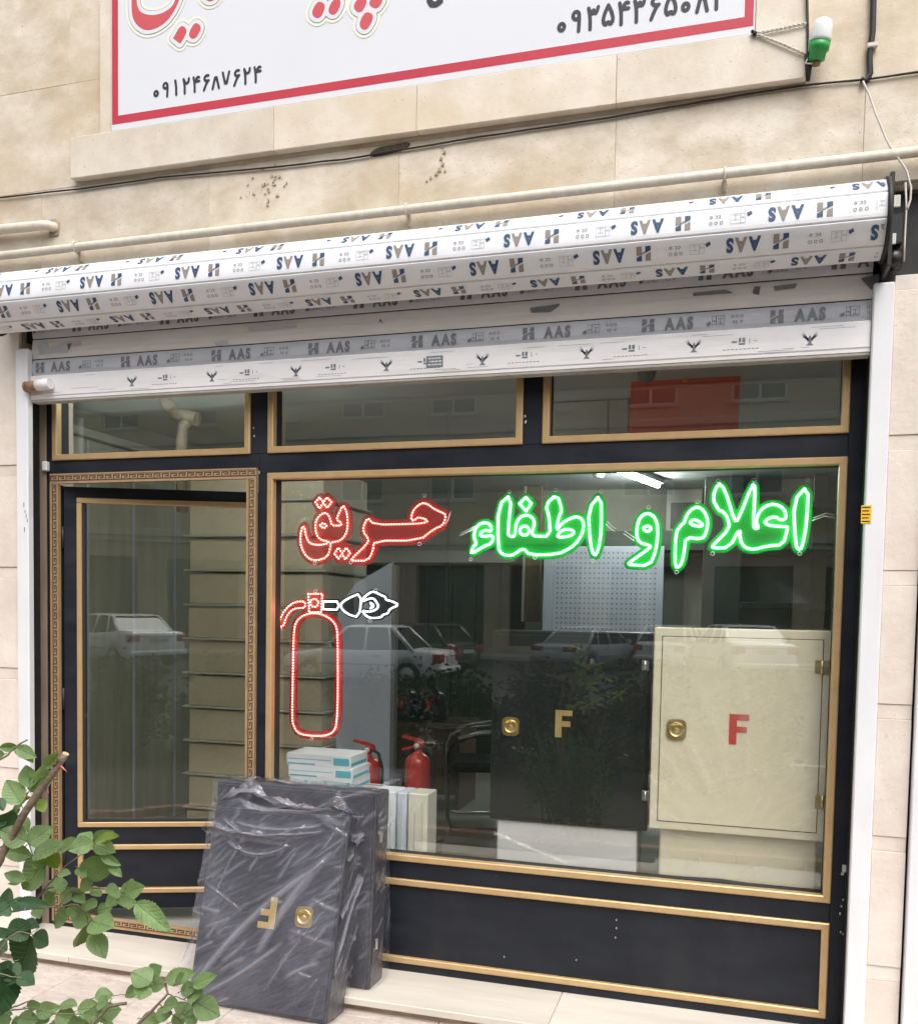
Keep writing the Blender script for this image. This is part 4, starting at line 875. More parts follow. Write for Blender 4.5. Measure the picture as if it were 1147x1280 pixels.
def twist(px, Y0):
    pts = [P(u, v, Y0) for u, v in px]
    for ph in (0, math.pi):
        f = []; n = 40
        for i in range(n+1):
            t = i/n*(len(pts)-1); k = min(int(t), len(pts)-2); f.append(pts[k].lerp(pts[k+1], t-k)+Vector((0, .003*math.cos(ph+i*.9), .003*math.sin(ph+i*.9))))
        part('strand', MB().tube(f, .0025, 6), M['wirewhite'], ty)
twist([(944, 42), (975, 36), (1007, 29)], SY-.008); twist([(944, 42), (975, 54), (1007, 68)], SY-.008)
q = P(943, 42, SY-.008); part('knot', MB().ico(q, .010).ico(q+Vector((-.008, 0, .008)), .007), M['cable'], ty)
# signal lamp
q = P(1024, 52, -.17)
lp = thing('signal_lamp', 'small white domed lamp in a green socket on the wall', 'lamp', q)
LM = Matrix.Translation(q) @ Matrix.Rotation(R_(8), 4, 'Y') @ Matrix.Rotation(R_(12), 4, 'X')
part('dome', MB().lathe([(.036, 0), (.037, .008), (.032, .045), (.027, .062), (.015, .068), (.002, .069)], 20, LM), M['bulb'], lp)
part('socket', MB().lathe([(.018, -.058), (.026, -.055), (.028, -.030), (.034, -.027), (.035, -.001)], 20, LM), M['green'], lp)
part('cap', MB().lathe([(.012, -.072), (.015, -.070), (.015, -.058)], 12, LM), M['copper'], lp)
part('bracket', MB().tube([LM @ Vector((0, 0, -.06)), LM @ Vector((-.02, .03, -.055)), Vector((sx1+.012, -.15, q.z-.04)), Vector((sx1+.012, FY, q.z-.045))], .005, 6), M['copper'], lp)
part('lead', MB().tube([LM @ Vector((.0, -.0, -.065)), LM @ Vector((-.035, -.02, -.07)), P(1010, 72, SY-.008)], .0028, 6), M['wirewhite'], lp)
# ---------------------------------------------------------------- LED outline signs hanging behind the glass
NY = 0.098
ZA, ZB, ZC, ZD = (350, 590, 240/1147), (570, 590, 210/1147), (770, 590, 270/1147), (330, 720, 190/1105)
def circ(cx, cy, r, n=10): return [(cx+r*math.cos(k*math.tau/n), cy+r*math.sin(k*math.tau/n)) for k in range(n)]
def nz(pts, f, it=1): return smooth_loop([tuple(P(f[0]+x*f[2], f[1]+y*f[2], NY).xz) for x, y in pts], it)
def led_sign(name, label, pieces, hooks):
    """pieces: (loops, led, plate, fill, grow)"""
    allp = [p for pc in pieces for L in pc[0] for p in L]
    bx = sum(p[0] for p in allp)/len(allp); bz = min(p[1] for p in allp)
    t = thing(name, label, 'led sign', (bx, NY, bz), 'lit LED signs in the display window')
    for loops, led, plate, fill, grow in pieces:
        pl = part('acrylic_board', sdf_sheet(loops, grow, .0045, lambda x, z, d: (x, NY+.008+d, z), fill=fill, thick=.004), M[plate], t)
        for L in loops:
            mb = MB(); n = len(L); step = .0122 if led == 'redled' else .0095; acc = 0.0
            for i in range(n):
                a, b = Vector(L[i]), Vector(L[(i+1) % n]); l = (b-a).length
                while acc < l:
                    p = a.lerp(b, acc/l); mb.ico((p.x, NY, p.y), .0056 if led == 'greenled' else .0040); acc += step
                acc -= l
            part('led_string', mb, M[led], t, recalc=False)['kind'] = 'stuff'
            if led in ('greenled', 'whiteled'):
                part('led_tube', MB().tube([(x, NY+.002, z) for x, z in L], .0046 if led == 'greenled' else .0038, 6, closed=True), M[led], t, recalc=False)
    for u, v in hooks:
        q = P(u, v, NY); part('hanging_ring', MB().tube([(q.x+.007*math.cos(a), NY+.004, q.z+.007*math.sin(a)) for a in [k*math.tau/10 for k in range(10)]], .0016, 5, closed=True), M['bulb'], t)
    return t
G, Rl, Wl = 'greenled', 'redled', 'whiteled'
har = nz([(843, 185), (880, 190), (920, 222), (985, 250), (990, 268), (970, 322), (925, 335), (830, 410), (560, 410), (555, 470), (525, 530), (430, 530), (425, 520), (520, 430), (530, 400), (490, 350), (520, 270), (560, 315), (790, 310), (860, 305), (885, 290), (830, 268), (800, 288), (785, 290), (783, 260), (800, 220)], ZA)
yeq = nz([(375, 195), (400, 240), (405, 320), (395, 370), (360, 412), (300, 420), (300, 460), (280, 510), (210, 532), (160, 510), (125, 450), (120, 380), (135, 320), (150, 340), (155, 390), (180, 430), (240, 437), (288, 425), (290, 415), (240, 405), (215, 370), (210, 310), (225, 270), (260, 243), (285, 250), (300, 280), (308, 320), (365, 320), (365, 300), (335, 285), (355, 240)], ZA)
rd = [nz([(235, 320), (255, 303), (283, 320), (260, 337)], ZA), nz([(212, 180), (235, 152), (258, 180), (280, 152), (308, 180), (282, 214), (258, 185), (235, 218)], ZA, 0), nz([(325, 488), (348, 452), (372, 485), (395, 452), (418, 485), (390, 522), (370, 490), (348, 518)], ZA, 0)]
led_sign('led_word_sign', 'red LED lettering of a persian word hanging by the door side', [([har, yeq]+rd, Rl, 'redplate', True, .021)], [(398, 615), (530, 619), (376, 651), (393, 704), (438, 703), (524, 680)])
ham = nz([(100, 562), (115, 510), (138, 490), (118, 440), (130, 385), (165, 350), (215, 345), (240, 375), (235, 408), (200, 395), (165, 413), (165, 437), (200, 440), (252, 430), (245, 485), (180, 510)], ZB)
etf = nz([(378, 150), (285, 228), (285, 520), (310, 560), (360, 572), (400, 560), (455, 518), (500, 567), (690, 562), (780, 520), (840, 460), (872, 380), (860, 320), (820, 303), (770, 320), (720, 350), (680, 405), (700, 300), (722, 265), (688, 150), (608, 222), (635, 310), (640, 437), (540, 440), (513, 422), (535, 350), (520, 310), (480, 290), (430, 310), (405, 360), (400, 440), (365, 440), (350, 415)], ZB)
gd = [nz(circ(465, 400, 32), ZB, 0), nz([(433, 215), (475, 172), (512, 215), (475, 268)], ZB, 0), nz([(690, 447), (700, 410), (750, 388), (803, 400), (797, 428), (750, 442)], ZB)]
al1 = nz([(988, 148), (900, 253), (912, 480), (940, 580), (970, 530), (990, 400)], ZB)
led_sign('led_word_sign', 'green LED lettering of a persian word in the middle of the display window', [([ham, etf, al1]+gd, G, 'greenplate', True, .018)], [(588, 699), (636, 614), (694, 612), (751, 614), (741, 701), (668, 697)])
vav = nz([(170, 218), (205, 240), (222, 300), (210, 420), (175, 497), (68, 493), (62, 485), (180, 402), (178, 390), (120, 375), (105, 330), (115, 260), (140, 226)], ZC)
led_sign('led_letter_sign', 'single round green LED letter with a tail between two longer words', [([vav, nz([(138, 300), (165, 283), (188, 300), (165, 320)], ZC)], G, 'greenplate', True, .018)], [(810, 634)])
mim = nz([(430, 183), (465, 205), (487, 260), (477, 320), (455, 357), (368, 345), (360, 420), (345, 490), (320, 512), (310, 480), (315, 320), (345, 280), (360, 270), (370, 235), (395, 200)], ZC)
ala = nz([(540, 57), (575, 90), (627, 262), (645, 257), (722, 62), (737, 80), (725, 280), (735, 302), (755, 297), (740, 265), (755, 215), (790, 180), (840, 168), (892, 195), (902, 250), (870, 256), (840, 235), (800, 250), (783, 270), (820, 286), (908, 290), (908, 300), (885, 387), (800, 392), (730, 412), (680, 402), (655, 360), (655, 295), (600, 402), (505, 404), (515, 385), (602, 300), (590, 240), (560, 205), (545, 207), (508, 140)], ZC)
al2 = nz([(1018, 68), (938, 155), (950, 380), (965, 414), (985, 402), (1010, 270)], ZC)
led_sign('led_word_sign', 'tall green LED lettering of a persian word beside the gold right edge', [([mim, ala, al2, nz([(388, 270), (410, 248), (458, 275), (452, 290), (410, 284)], ZC)], G, 'greenplate', True, .018)], [(871, 627), (897, 601), (942, 600), (1009, 600), (845, 715), (890, 692), (999, 692)])
body = nz([(330, 270), (400, 272), (470, 300), (520, 350), (535, 420), (537, 800), (530, 1080), (500, 1140), (440, 1162), (340, 1162), (250, 1146), (213, 1090), (204, 1030), (210, 700), (215, 440), (225, 350), (260, 300)], ZD)
led_sign('led_extinguisher_sign', 'red LED outline of a fire extinguisher spraying a white plume', [
    ([body], Rl, 'redplate', False, .019), ([nz([(322, 130), (423, 130), (416, 262), (328, 265)], ZD, 0), nz(circ(365, 195, 30), ZD, 0)], Rl, 'redplate', True, .012),
    ([nz([(300, 185), (230, 185), (170, 225), (125, 290), (108, 350), (125, 372), (145, 355), (160, 300), (195, 250), (240, 232), (297, 232)], ZD)], Rl, 'redplate', True, .010),
    ([nz([(430, 185), (530, 185), (542, 215), (527, 245), (428, 242)], ZD, 0), nz([(545, 215), (600, 165), (708, 122), (692, 302), (600, 277)], ZD), nz([(715, 165), (770, 118), (800, 113), (850, 140), (880, 150), (885, 175), (920, 180), (982, 210), (910, 240), (900, 272), (860, 282), (850, 302), (770, 307), (730, 282), (712, 250), (760, 262), (810, 247), (832, 220), (815, 188), (790, 158), (740, 172), (713, 187)], ZD), nz([(765, 188), (802, 215), (768, 242), (785, 215)], ZD)], Wl, 'darkplate', True, .011)],
    [(394, 739), (350, 787), (389, 924), (469, 738), (462, 776)])
def lead(px, m='wirewhite'): return [P(u, v, NY+.004) for u, v in px]
for px, lab in (((562, 642, 560, 650, 556, 657), 'loose white lead at the end of the red lettering'), ((574, 670, 582, 666, 592, 661), 'white lead entering the green hamza sign'), ((757, 655, 764, 662, 768, 664), 'white lead leaving the middle green word'), ((779, 667, 785, 671, 792, 676), 'white lead entering the single green letter'), ((1014, 651, 1030, 645, 1046, 648), 'white lead leaving the rightmost green word')):
    pts = [P(px[i], px[i+1], NY+.004) for i in (0, 2, 4)]
    solo('sign_lead', MB().tube(pts, .0022, 6).tube([p+Vector((.004, 0, .010)) for p in pts], .0018, 6), M['bulb'], lab, 'wire')
# ---------------------------------------------------------------- shop interior
FZ, CZ = -0.072, 2.63
IL, IR, IB = -0.80, 4.05, 5.3
def PXp(u, v, X): d = ray(u, v); return CAM+d*((X-CAM.x)/d.x)
struct('shop_floor', MB().box(IL, IR, .13, IB, FZ-.1, FZ), M['tile'])
struct('shop_ceiling', MB().box(IL, IR, .26, IB, CZ, CZ+.1), M['ceil'])
struct('shop_back_wall', MB().box(IL, IR, IB, IB+.1, FZ, CZ), M['wallgrey'])
struct('shop_right_wall', MB().box(IR, IR+.1, .26, IB, FZ, CZ), M['wallgrey'])
lw = struct('shop_left_wall', MB().box(IL-.1, IL, .26, IB, FZ, CZ), M['wallgrey'])
ys = [.30, PXp(108, 800, IL).y, PXp(165, 800, IL).y, PXp(216, 800, IL).y, 3.6, 4.4, 5.25]
for a, b in zip(ys[:-1], ys[1:]):
    part('wall_panel', MB().bbox(IL+.002, IL+.016, a+.012, b-.012, FZ+.003, CZ-.18, .003), M['panelgrey'], lw)
    part('joint_strip', MB().bbox(IL+.002, IL+.022, b-.011, b+.011, FZ+.003, CZ-.18, .003), M['bluewhite'], lw)
part('cornice', MB().bbox(IL+.002, IL+.05, .28, IB-.01, CZ-.17, CZ-.12, .004), M['lightgreyboard'], lw)
# ceiling lamp
a, b = PZ(771, 588, CZ-.06), PZ(822, 607, CZ-.06)
fl = thing('ceiling_lamp', 'lit fluorescent batten on the shop ceiling behind the green lettering', 'ceiling lamp', (a+b)/2)
dv = (b-a).normalized(); sdv = Vector((-dv.y, dv.x, 0)); L_ = (b-a).length
FM = Matrix.Translation(a) @ Matrix(((dv.x, sdv.x, 0, 0), (dv.y, sdv.y, 0, 0), (0, 0, 1, 0), (0, 0, 0, 1)))
part('batten', MB().bbox(-.04, L_+.04, -.045, .045, .018, .058, .004, M=FM), M['bulb'], fl)
part('tube', MB().tube([FM @ Vector((0, 0, 0)), FM @ Vector((L_, 0, 0))], .019, 12), M['tube'], fl)
f2 = thing('ceiling_lamp', 'added unseen batten on the shop ceiling just inside the transom, lighting the stack', 'ceiling lamp', (.5, .55, CZ-.06))  # added out of view to brighten the stack behind the door
part('batten', MB().bbox(-.15, 1.15, .505, .595, CZ-.042, CZ-.002, .004), M['bulb'], f2); part('tube', MB().tube([(-.1, .55, CZ-.06), (1.1, .55, CZ-.06)], .019, 12), M['filltube'], f2)
q = PZ(748, 592, CZ-.03); dm = thing('smoke_detector', 'round white smoke detector on the shop ceiling', 'detector', q)
part('base', MB().lathe([(.075, .03), (.075, .015), (.06, .01)], 20, Matrix.Translation(q)), M['bulb'], dm); part('chamber', MB().lathe([(.05, .01), (.048, -.02), (.03, -.035), (.005, -.036)], 20, Matrix.Translation(q)), M['bulb'], dm)
q = P(808, 466, 1.0); dc = thing('dome_camera', 'grey dome camera hanging before the orange board', 'camera', q)
part('dome', MB().lathe([(.045, .02), (.045, 0), (.038, -.03), (.02, -.045), (.002, -.048)], 20, Matrix.Translation(q)), M['bumper'], dc); part('mount', MB().tube([q+Vector((0, 0, .02)), (q.x, q.y, CZ)], .02, 10), M['bumper'], dc)
# hanging boards seen through the transom
a, b = P(789, 440, 1.25), P(922, 553, 1.25)
ob = thing('orange_board', 'orange red board hanging high behind the transom window', 'board', ((a.x+b.x)/2, 1.25, b.z))
part('sheet', MB().bbox(a.x, b.x, 1.25, 1.27, b.z, CZ-.002, .002), M['orange'], ob)
q = P(858, 462, 1.24); part('tape_mark', MB().box(q.x-.035, q.x+.035, 1.2475, 1.2495, q.z+.015, q.z+.045).box(q.x-.02, q.x+.005, 1.2475, 1.2495, q.z-.06, q.z+.015), M['yellow'], ob)
a, b = P(688, 440, 1.6), P(786, 556, 1.6)
gb_ = thing('grey_cupboard', 'pale grey wall cupboard high behind the transom window', 'cupboard', ((a.x+b.x)/2, 1.6, b.z))
part('carcass', MB().bbox(a.x, b.x, 1.62, 1.95, b.z, CZ-.002, .003), M['lightgreyboard'], gb_); part('door', MB().bbox(a.x+.01, b.x-.12, 1.60, 1.619, b.z+.01, CZ-.01, .003), M['lightgreyboard'], gb_); part('door', MB().bbox(b.x-.115, b.x-.01, 1.60, 1.619, b.z+.01, CZ-.01, .003), M['lightgreyboard'], gb_)
fp = thing('flue_pipe', 'bent cream flue pipe under the shop ceiling', 'pipe', P(228, 560, 1.1))
fpx = [(203, 470), (205, 495), (211, 508), (222, 518), (235, 520)]; part('upper_bend', MB().tube([P(u, v, 1.1) for u, v in fpx], .034, 12), M['flue'], fp)
part('collar', MB().tube([P(216, 516, 1.1), P(247, 524, 1.1)], .04, 12), M['flue'], fp); part('down_pipe', MB().tube([P(238, 524, 1.1), P(230, 532, 1.1), P(227, 550, 1.1), P(228, 640, 1.1)], .032, 12), M['flue'], fp)
# stack of wrapped cream cabinets lying flat
zb = FZ
bw0, bw1 = -.31, .62
for k in range(11):
    h = .205
    cb = thing('boxed_cabinet', 'wrapped cream cabinet lying flat behind the door, %s' % (['lowest of its stack']+['%s from the bottom of its stack' % n_ for n_ in ('second', 'third', 'fourth', 'fifth', 'sixth', 'seventh', 'eighth', 'ninth', 'tenth')]+['topmost of its stack'])[k], 'cabinet', (.15, 1.95, zb), 'stack of wrapped cream cabinets')
    jx, jy = random.uniform(-.012, .012), random.uniform(-.012, .012)
    part('carcass', MB().bbox(bw0+jx, bw1+jx, 1.60+jy, 2.30+jy, zb+.012, zb+h, .006), M['creambox'], cb)
    part('door_flange', MB().bbox(bw0-.03+jx, bw1+.03+jx, 1.575+jy, 2.32+jy, zb, zb+.0115, .002), M['offwhite'], cb)
    def fw_(s_, t_, zb=zb, jx=jx, jy=jy):
        x = bw0+jx+(bw1-bw0)*s_; z = zb+.012+(h-.014)*t_; cx_ = bw0+.62
        r = math.hypot(x-cx_, (z-zb-.1)*1.5); an = math.atan2(z-zb-.1, x-cx_)
        return (x, 1.588+jy+.006*math.sin(an*17)*min(1, r*5)+.003*math.sin(an*41+k), z)
    part('wrap', MB().grid(fw_, 60, 10), M['clearwrap'], cb)
    zb += h+.0125
# tall pale board right of the stack
a, b = P(432, 728, 1.5), P(490, 728, 1.5)
pb_ = thing('pale_blue_board', 'tall pale blue board standing behind the LED extinguisher', 'board', ((a.x+b.x)/2, 1.52, FZ))
part('sheet', MB().prism([(a.x-.05, FZ), (b.x, FZ), (b.x, b.z+.12), (a.x+.06, b.z-.01), (a.x-.05, b.z-.16)], lambda x, z, d: (x, 1.5+d, z), .03), M['bluewhite'], pb_)
part('edge_strip', MB().bbox(b.x+.002, b.x+.03, 1.49, 1.54, FZ, b.z+.1, .002), M['bumper'], pb_)
# back: dark clad partition, post, pegboard, shelving
a, b = P(486, 704, 5.0), P(657, 704, 5.0)
dp = thing('dark_partition', 'dark boarded partition at the back of the shop under a pale beam', 'partition', ((a.x+b.x)/2, 5.0, FZ))
n = 9; wd = (b.x-a.x+.8)/n
for k in range(n): part('board', MB().bbox(a.x-.8+k*wd+.004, a.x-.8+(k+1)*wd-.004, 5.0, 5.04, FZ, a.z, .004), M['darkwall'], dp)
part('beam', MB().bbox(a.x-.8, b.x+.06, 4.94, 5.08, a.z+.002, a.z+.12, .004), M['lightgreyboard'], dp)
pc, pd = P(657, 690, 4.9), P(680, 690, 4.9)
part('post', MB().bbox(pc.x, pd.x-.03, 4.88, 4.96, P(665, 777, 4.9).z, CZ-.01, .004), M['olive'], dp); part('post_edge', MB().bbox(pc.x-.025, pc.x-.002, 4.87, 4.96, P(665, 777, 4.9).z, CZ-.01, .002), M['lightgreyboard'], dp)
a, b = P(680, 683, 4.7), P(830, 683, 4.7); zl = FZ+.02
pg = thing('pegboard', 'large pale blue perforated pegboard at the back of the shop', 'pegboard', ((a.x+b.x)/2, 4.7, zl))
part('panel', MB().bbox(a.x+.09, b.x, 4.7, 4.72, zl, a.z, .002), M['bluewhite'], pg); part('side_strip', MB().bbox(a.x, a.x+.085, 4.69, 4.72, zl, a.z, .002), M['bluewhite'], pg)
mb = MB(); nx_, nz_ = 22, 30
for i in range(nx_):
    for j in range(nz_):
        x = a.x+.13+i*(b.x-a.x-.16)/nx_; z = a.z-.06-j*.045; mb.add([(x-.007, 4.6975, z-.007), (x+.007, 4.6975, z-.007), (x+.007, 4.6975, z+.007), (x-.007, 4.6975, z+.007)], [(0, 1, 2, 3)])
ho = part('holes', mb, M['bumper'], pg, recalc=False); ho['kind'] = 'stuff'
rk = thing('shop_rack', 'dark green post and shelf rack against the right rear wall', 'rack', (3.3, 4.6, FZ))
a, b = P(878, 700, 4.6), P(926, 700, 4.6); part('upright', MB().bbox(a.x, b.x, 4.55, 4.75, FZ, CZ-.01, .004), M['darkwall'], rk)
a2 = P(905, 700, 4.5); part('upright', MB().bbox(b.x+.55, b.x+.66, 4.55, 4.75, FZ, CZ-.01, .004), M['darkwall'], rk)
for v in (757, 690, 633): q = P(980, v, 4.5); part('shelf', MB().bbox(b.x+.002, IR-.01, 4.35, 4.76, q.z-.03, q.z+.02, .003), M['darkwall'], rk)
part('back_sheet', MB().bbox(b.x+.002, IR-.01, 4.80, 4.82, FZ, CZ-.01, .002), M['lightgreyboard'], rk)
a, b = P(833, 612, 5.25), P(876, 655, 5.25); ca = thing('wall_calendar', 'pale wall calendar with a dark band pinned to the back wall', 'calendar', ((a.x+b.x)/2, 5.28, b.z))
part('sheet', MB().bbox(a.x, b.x, 5.275, 5.295, b.z-.3, a.z, .002), M['offwhite'], ca); part('band', MB().bbox(a.x+.04, b.x-.03, 5.268, 5.2745, b.z-.04, a.z-.12, .001), M['darkwall'], ca)
q = P(748, 678, 4.95); solo('back_beam', MB().bbox(P(655, 678, 4.95).x, IR-.01, 4.90, 5.2, q.z-.08, q.z+.10, .004), M['darkwall'], 'dark horizontal beam across the back wall above the pegboard', 'beam')

# desk with bagged extinguishers, two chairs
dk = thing('desk', 'low brown desk under crumpled clear plastic at the middle of the shop', 'desk', (.7, 3.3, FZ))
dz = P(530, 905, 3.02).z
part('top', MB().bbox(.30, 1.10, 3.02, 3.6, dz-.03, dz, .004), M['wood'], dk); part('modesty_panel', MB().bbox(.34, 1.06, 3.06, 3.08, FZ+.12, dz-.031, .003), M['wood'], dk)
for x in (.32, 1.05): part('side_panel', MB().bbox(x, x+.03, 3.09, 3.57, FZ, dz-.031, .003), M['wood'], dk)
from mathutils import noise as mnoise
part('plastic_cover', MB().grid(lambda s_, t_: Vector((.28+.84*s_, 3.0+.62*t_, dz+.006+.02*abs(mnoise.noise(Vector((s_*9, t_*7, 1)))))) if t_ > .12 else Vector((.28+.84*s_+.01*math.sin(s_*40), 3.005-.01*abs(math.sin(s_*23)), dz+.008-(.12-t_)*.9)), 50, 26), M['clearwrap'], dk)
for k, (u, v) in enumerate(((466, 882), (505, 872), (541, 866))):
    q = P(u, v, 3.2); b0 = Vector((q.x, 3.2, dz+.018))
    bg_ = thing('bagged_extinguisher', ['small extinguisher in a black bag at the pale board end of the desk', 'small extinguisher in a black bag in the middle of the desk', 'small extinguisher in a black bag at the chair end of the desk'][k], 'extinguisher', b0, 'bagged extinguishers on the desk')
    def bag(s_, t_, b0=b0, k=k):
        a = s_*math.tau; r = .125*(1-.35*t_**2)*(1+.16*mnoise.noise(Vector((math.cos(a)*2, math.sin(a)*2, t_*3+k*7))))*(1-.75*max(0, t_-.8)/.2); return b0+Vector((r*math.cos(a), r*math.sin(a)*.8, .26*t_))
    part('bag', MB().grid(bag, 24, 14), M['blackplastic'], bg_)
    top = b0+Vector((0, -.10, .13)); part('valve', MB().lathe([(.02, -.03), (.024, 0), (.012, .02)], 10, Matrix.Translation(top)).bbox(top.x-.03, top.x+.03, top.y-.02, top.y+.01, top.z+.02, top.z+.035, .004).bbox(top.x-.015, top.x+.022, top.y-.025, top.y, top.z-.045, top.z+.02, .005), M['redpaint'], bg_)
def chair(c, rz, label):
    t = thing('office_chair', label, 'chair', (c[0], c[1], FZ), 'black visitor chairs by the desk'); T = Matrix.Translation((c[0], c[1], FZ)) @ Matrix.Rotation(R_(rz), 4, 'Z')
    part('seat', MB().bbox(-.24, .24, -.24, .24, .40, .47, .025, M=T), M['vinyl'], t)
    part('backrest', MB().bbox(-.23, .23, -.03, .03, 0, .46, .022, M=T @ Matrix.Translation((0, .25, .50)) @ Matrix.Rotation(R_(-10), 4, 'X')), M['vinyl'], t)
    for s_ in (-1, 1):
        pts = [(.27*s_, .26, .70), (.27*s_, .10, .68), (.27*s_, -.12, .655), (.27*s_, -.24, .60), (.27*s_, -.27, .52), (.27*s_, -.265, .10), (.27*s_, -.24, .02), (.27*s_, -.16, .014), (.27*s_, .22, .014)]
        part('leg_frame', MB().tube([T @ Vector(p) for p in pts], .0125, 8), M['blackplastic'] if s_ > 0 else M['steel'], t); part('armrest', MB().tube([T @ Vector(p) for p in ((.27*s_, .20, .705), (.27*s_, -.06, .685), (.27*s_, -.2, .642))], .018, 8), M['steel'], t)
    part('stretcher', MB().tube([T @ Vector((-.27, .22, .014)), T @ Vector((.27, .22, .014))], .0125, 8).tube([T @ Vector((-.27, -.26, .38)), T @ Vector((.27, -.26, .38))], .0125, 8), M['steel'], t)
    return t
chair((1.36, 2.78), -72, 'black visitor chair with chrome arms beside the desk'); chair((1.80, 3.35), -58, 'black visitor chair with chrome arms half behind the black cabinet')

# ---------------------------------------------------------------- window display
def lock(u0, z0, y, parent, Mx=None, s=.030):
    """gold pull lock: rounded square plate with a round dished pull"""
    Mx = Mx or Matrix.Identity(4); T = Mx @ Matrix.Translation((u0, y, z0)) @ Matrix.Rotation(math.pi/2, 4, 'X')
    rp = []
    for k in range(28):
        a = k*math.tau/28; c, s_ = math.cos(a), math.sin(a); r = s*1.22/((abs(c)**4+abs(s_)**4)**.25)*.82; rp.append((r*c, r*s_*1.08))
    o = part('lock', MB().prism(rp, lambda x, y_, d: T @ Vector((x, y_, d)), .007), M['brass'], parent)
    part('pull', MB().lathe([(s*.80, .0072), (s*.80, .0105), (s*.66, .0105), (s*.62, .0078), (s*.30, .0074), (s*.26, .0105), (.001, .0108)], 22, T), M['brass'], o)
    part('grip', MB().prism([(-s*.8, s*.30), (-s*.4, s*.12), (0, s*.36), (s*.4, s*.12), (s*.8, s*.30), (s*.66, s*.42), (0, s*.5), (-s*.66, s*.42)], lambda x, y_, d: T @ Vector((x, y_, .0075+d)), .007), M['brass'], o)
def letterF(u0, z0, h, y, parent, m, Mx=None, rot=False, wide=.62):
    Mx = Mx or Matrix.Identity(4); w_ = h*wide; t = h*.20; sg = -1 if rot else 1
    pl = [(-w_/2, -h/2), (-w_/2+t*1.2, -h/2), (-w_/2+t*1.2, -h*.10), (w_*.40, -h*.10), (w_*.40, h*.10), (-w_/2+t*1.2, h*.10), (-w_/2+t*1.2, h*.30), (w_/2, h*.30), (w_/2, h/2), (-w_/2, h/2)]
    part('letter', MB().prism(pl, lambda x, z, d: Mx @ Vector((u0+sg*x, y-.0015+d, z0+sg*z)), .0013), M[m], parent)
# cream cabinet on its box
cs = thing('carton_stand', 'plastic wrapped cream box carrying the cream fire cabinet', 'box', (3.07, .25, FZ))
part('carcass', MB().bbox(2.772, 3.36, .155, .40, FZ, .589, .006), M['cream'], cs)
part('wrap', MB().grid(lambda s_, t_: (2.765+.602*s_, .147+.006*mnoise.noise(Vector((s_*5+t_*3, t_*4, 2))), .30+.288*t_), 50, 26), M['clearwrap'], cs)
cc = thing('fire_cabinet', 'cream fire hose cabinet with a red letter in clear wrap', 'cabinet', (3.06, .22, .59), 'fire hose cabinets')
x0, x1, z0, z1 = 2.731, 3.386, .591, 1.391
part('carcass', MB().bbox(x0, x1, .125, .32, z0, z1, .004), M['cream'], cc)
ex, ez = .034, .036
dr = part('door', MB().bbox(x0+ex, x1-ex, .1205, .126, z0+ez, z1-ez, .0012), M['cream'], cc)
part('seam', MB().box(x0+ex-.0035, x1-ex+.0035, .1242, .1248, z0+ez-.0035, z1-ez+.0035), M['seam'], cc)
q = P(845, 912, .12); lock(q.x, q.z, .1203, dr, s=.038)
q = P(923, 912, .12); letterF(q.x, q.z, .118, .1203, dr, 'redletter')
for v in (834, 1003):
    q = P(1027, v, .12); h_ = part('hinge', MB().bbox(q.x-.026, q.x-.004, .1185, .1204, q.z-.026, q.z+.026, .001).bbox(q.x+.004, q.x+.026, .1195, .1246, q.z-.026, q.z+.026, .001).tube([(q.x, .117, q.z-.027), (q.x, .117, q.z+.027)], .0055, 10), M['brass'], cc)
def ccwrap(s_, t_):
    x = x0-.006+(x1-x0+.012)*s_; z = z0-.03+(z1-z0+.036)*t_; dx, dz_ = x-3.06, z-.53; an = math.atan2(dz_, dx); r = math.hypot(dx, dz_)
    d = .0065*(abs(math.sin(an*13+.9*math.sin(r*5)))**6)*min(1, r*2.2)*(1.25-r) + .002*mnoise.noise(Vector((x*9, z*9, 0)))
    return (x, .114-max(0, d)*1.4, z)
cw = part('wrap', MB().grid(ccwrap, 150, 160), M['clearwrap'], cc, recalc=False); at_ = cw.data.attributes.new('crease', 'FLOAT', 'POINT'); at_.data.foreach_set('value', [min(1, max(0, (.1125-v.co.y)/.009)) for v in cw.data.vertices])
# black cabinet on a white box
ws = thing('white_box', 'white enamel box in clear wrap carrying the black fire cabinet', 'box', (2.39, .3, FZ))
part('carcass', MB().bbox(2.098, 2.680, .175, .40, FZ, .566, .006), M['whitebox'], ws)
def wswrap(s_, t_):
    x = 2.092+.594*s_; z = .28+.287*t_; l = abs(z-(.50-.10*min(s_, .52)/.52+.06*max(0, s_-.52)/.48)); return (x, .166-.012*max(0, 1-l/.018)+.004*mnoise.noise(Vector((s_*4, t_*3, 5))), z)
part('wrap', MB().grid(wswrap, 70, 60), M['clearwrap'], ws)
bc = thing('fire_cabinet', 'black fire hose cabinet with a gold letter and gold lock', 'cabinet', (2.4, .3, .567), 'fire hose cabinets')
part('carcass', MB().bbox(2.068, 2.722, .160, .36, .569, 1.366, .005), M['blackcab'], bc)
dr = part('door', MB().bbox(2.085, 2.722-.017, .153, .1595, .586, 1.349, .002), M['blackcab'], bc)
q = P(638, 908, .15); lock(q.x, q.z, .1528, dr, s=.036)
q = P(704, 905, .15); letterF(q.x, q.z, .112, .1528, dr, 'goldletter')
for v in (832, 995): q = P(806, v, .15); part('hinge', MB().bbox(q.x-.014, q.x+.014, .1505, .1527, q.z-.02, q.z+.02, .001).tube([(q.x, .149, q.z-.018), (q.x, .149, q.z+.018)], .004, 8), M['steel'], bc)
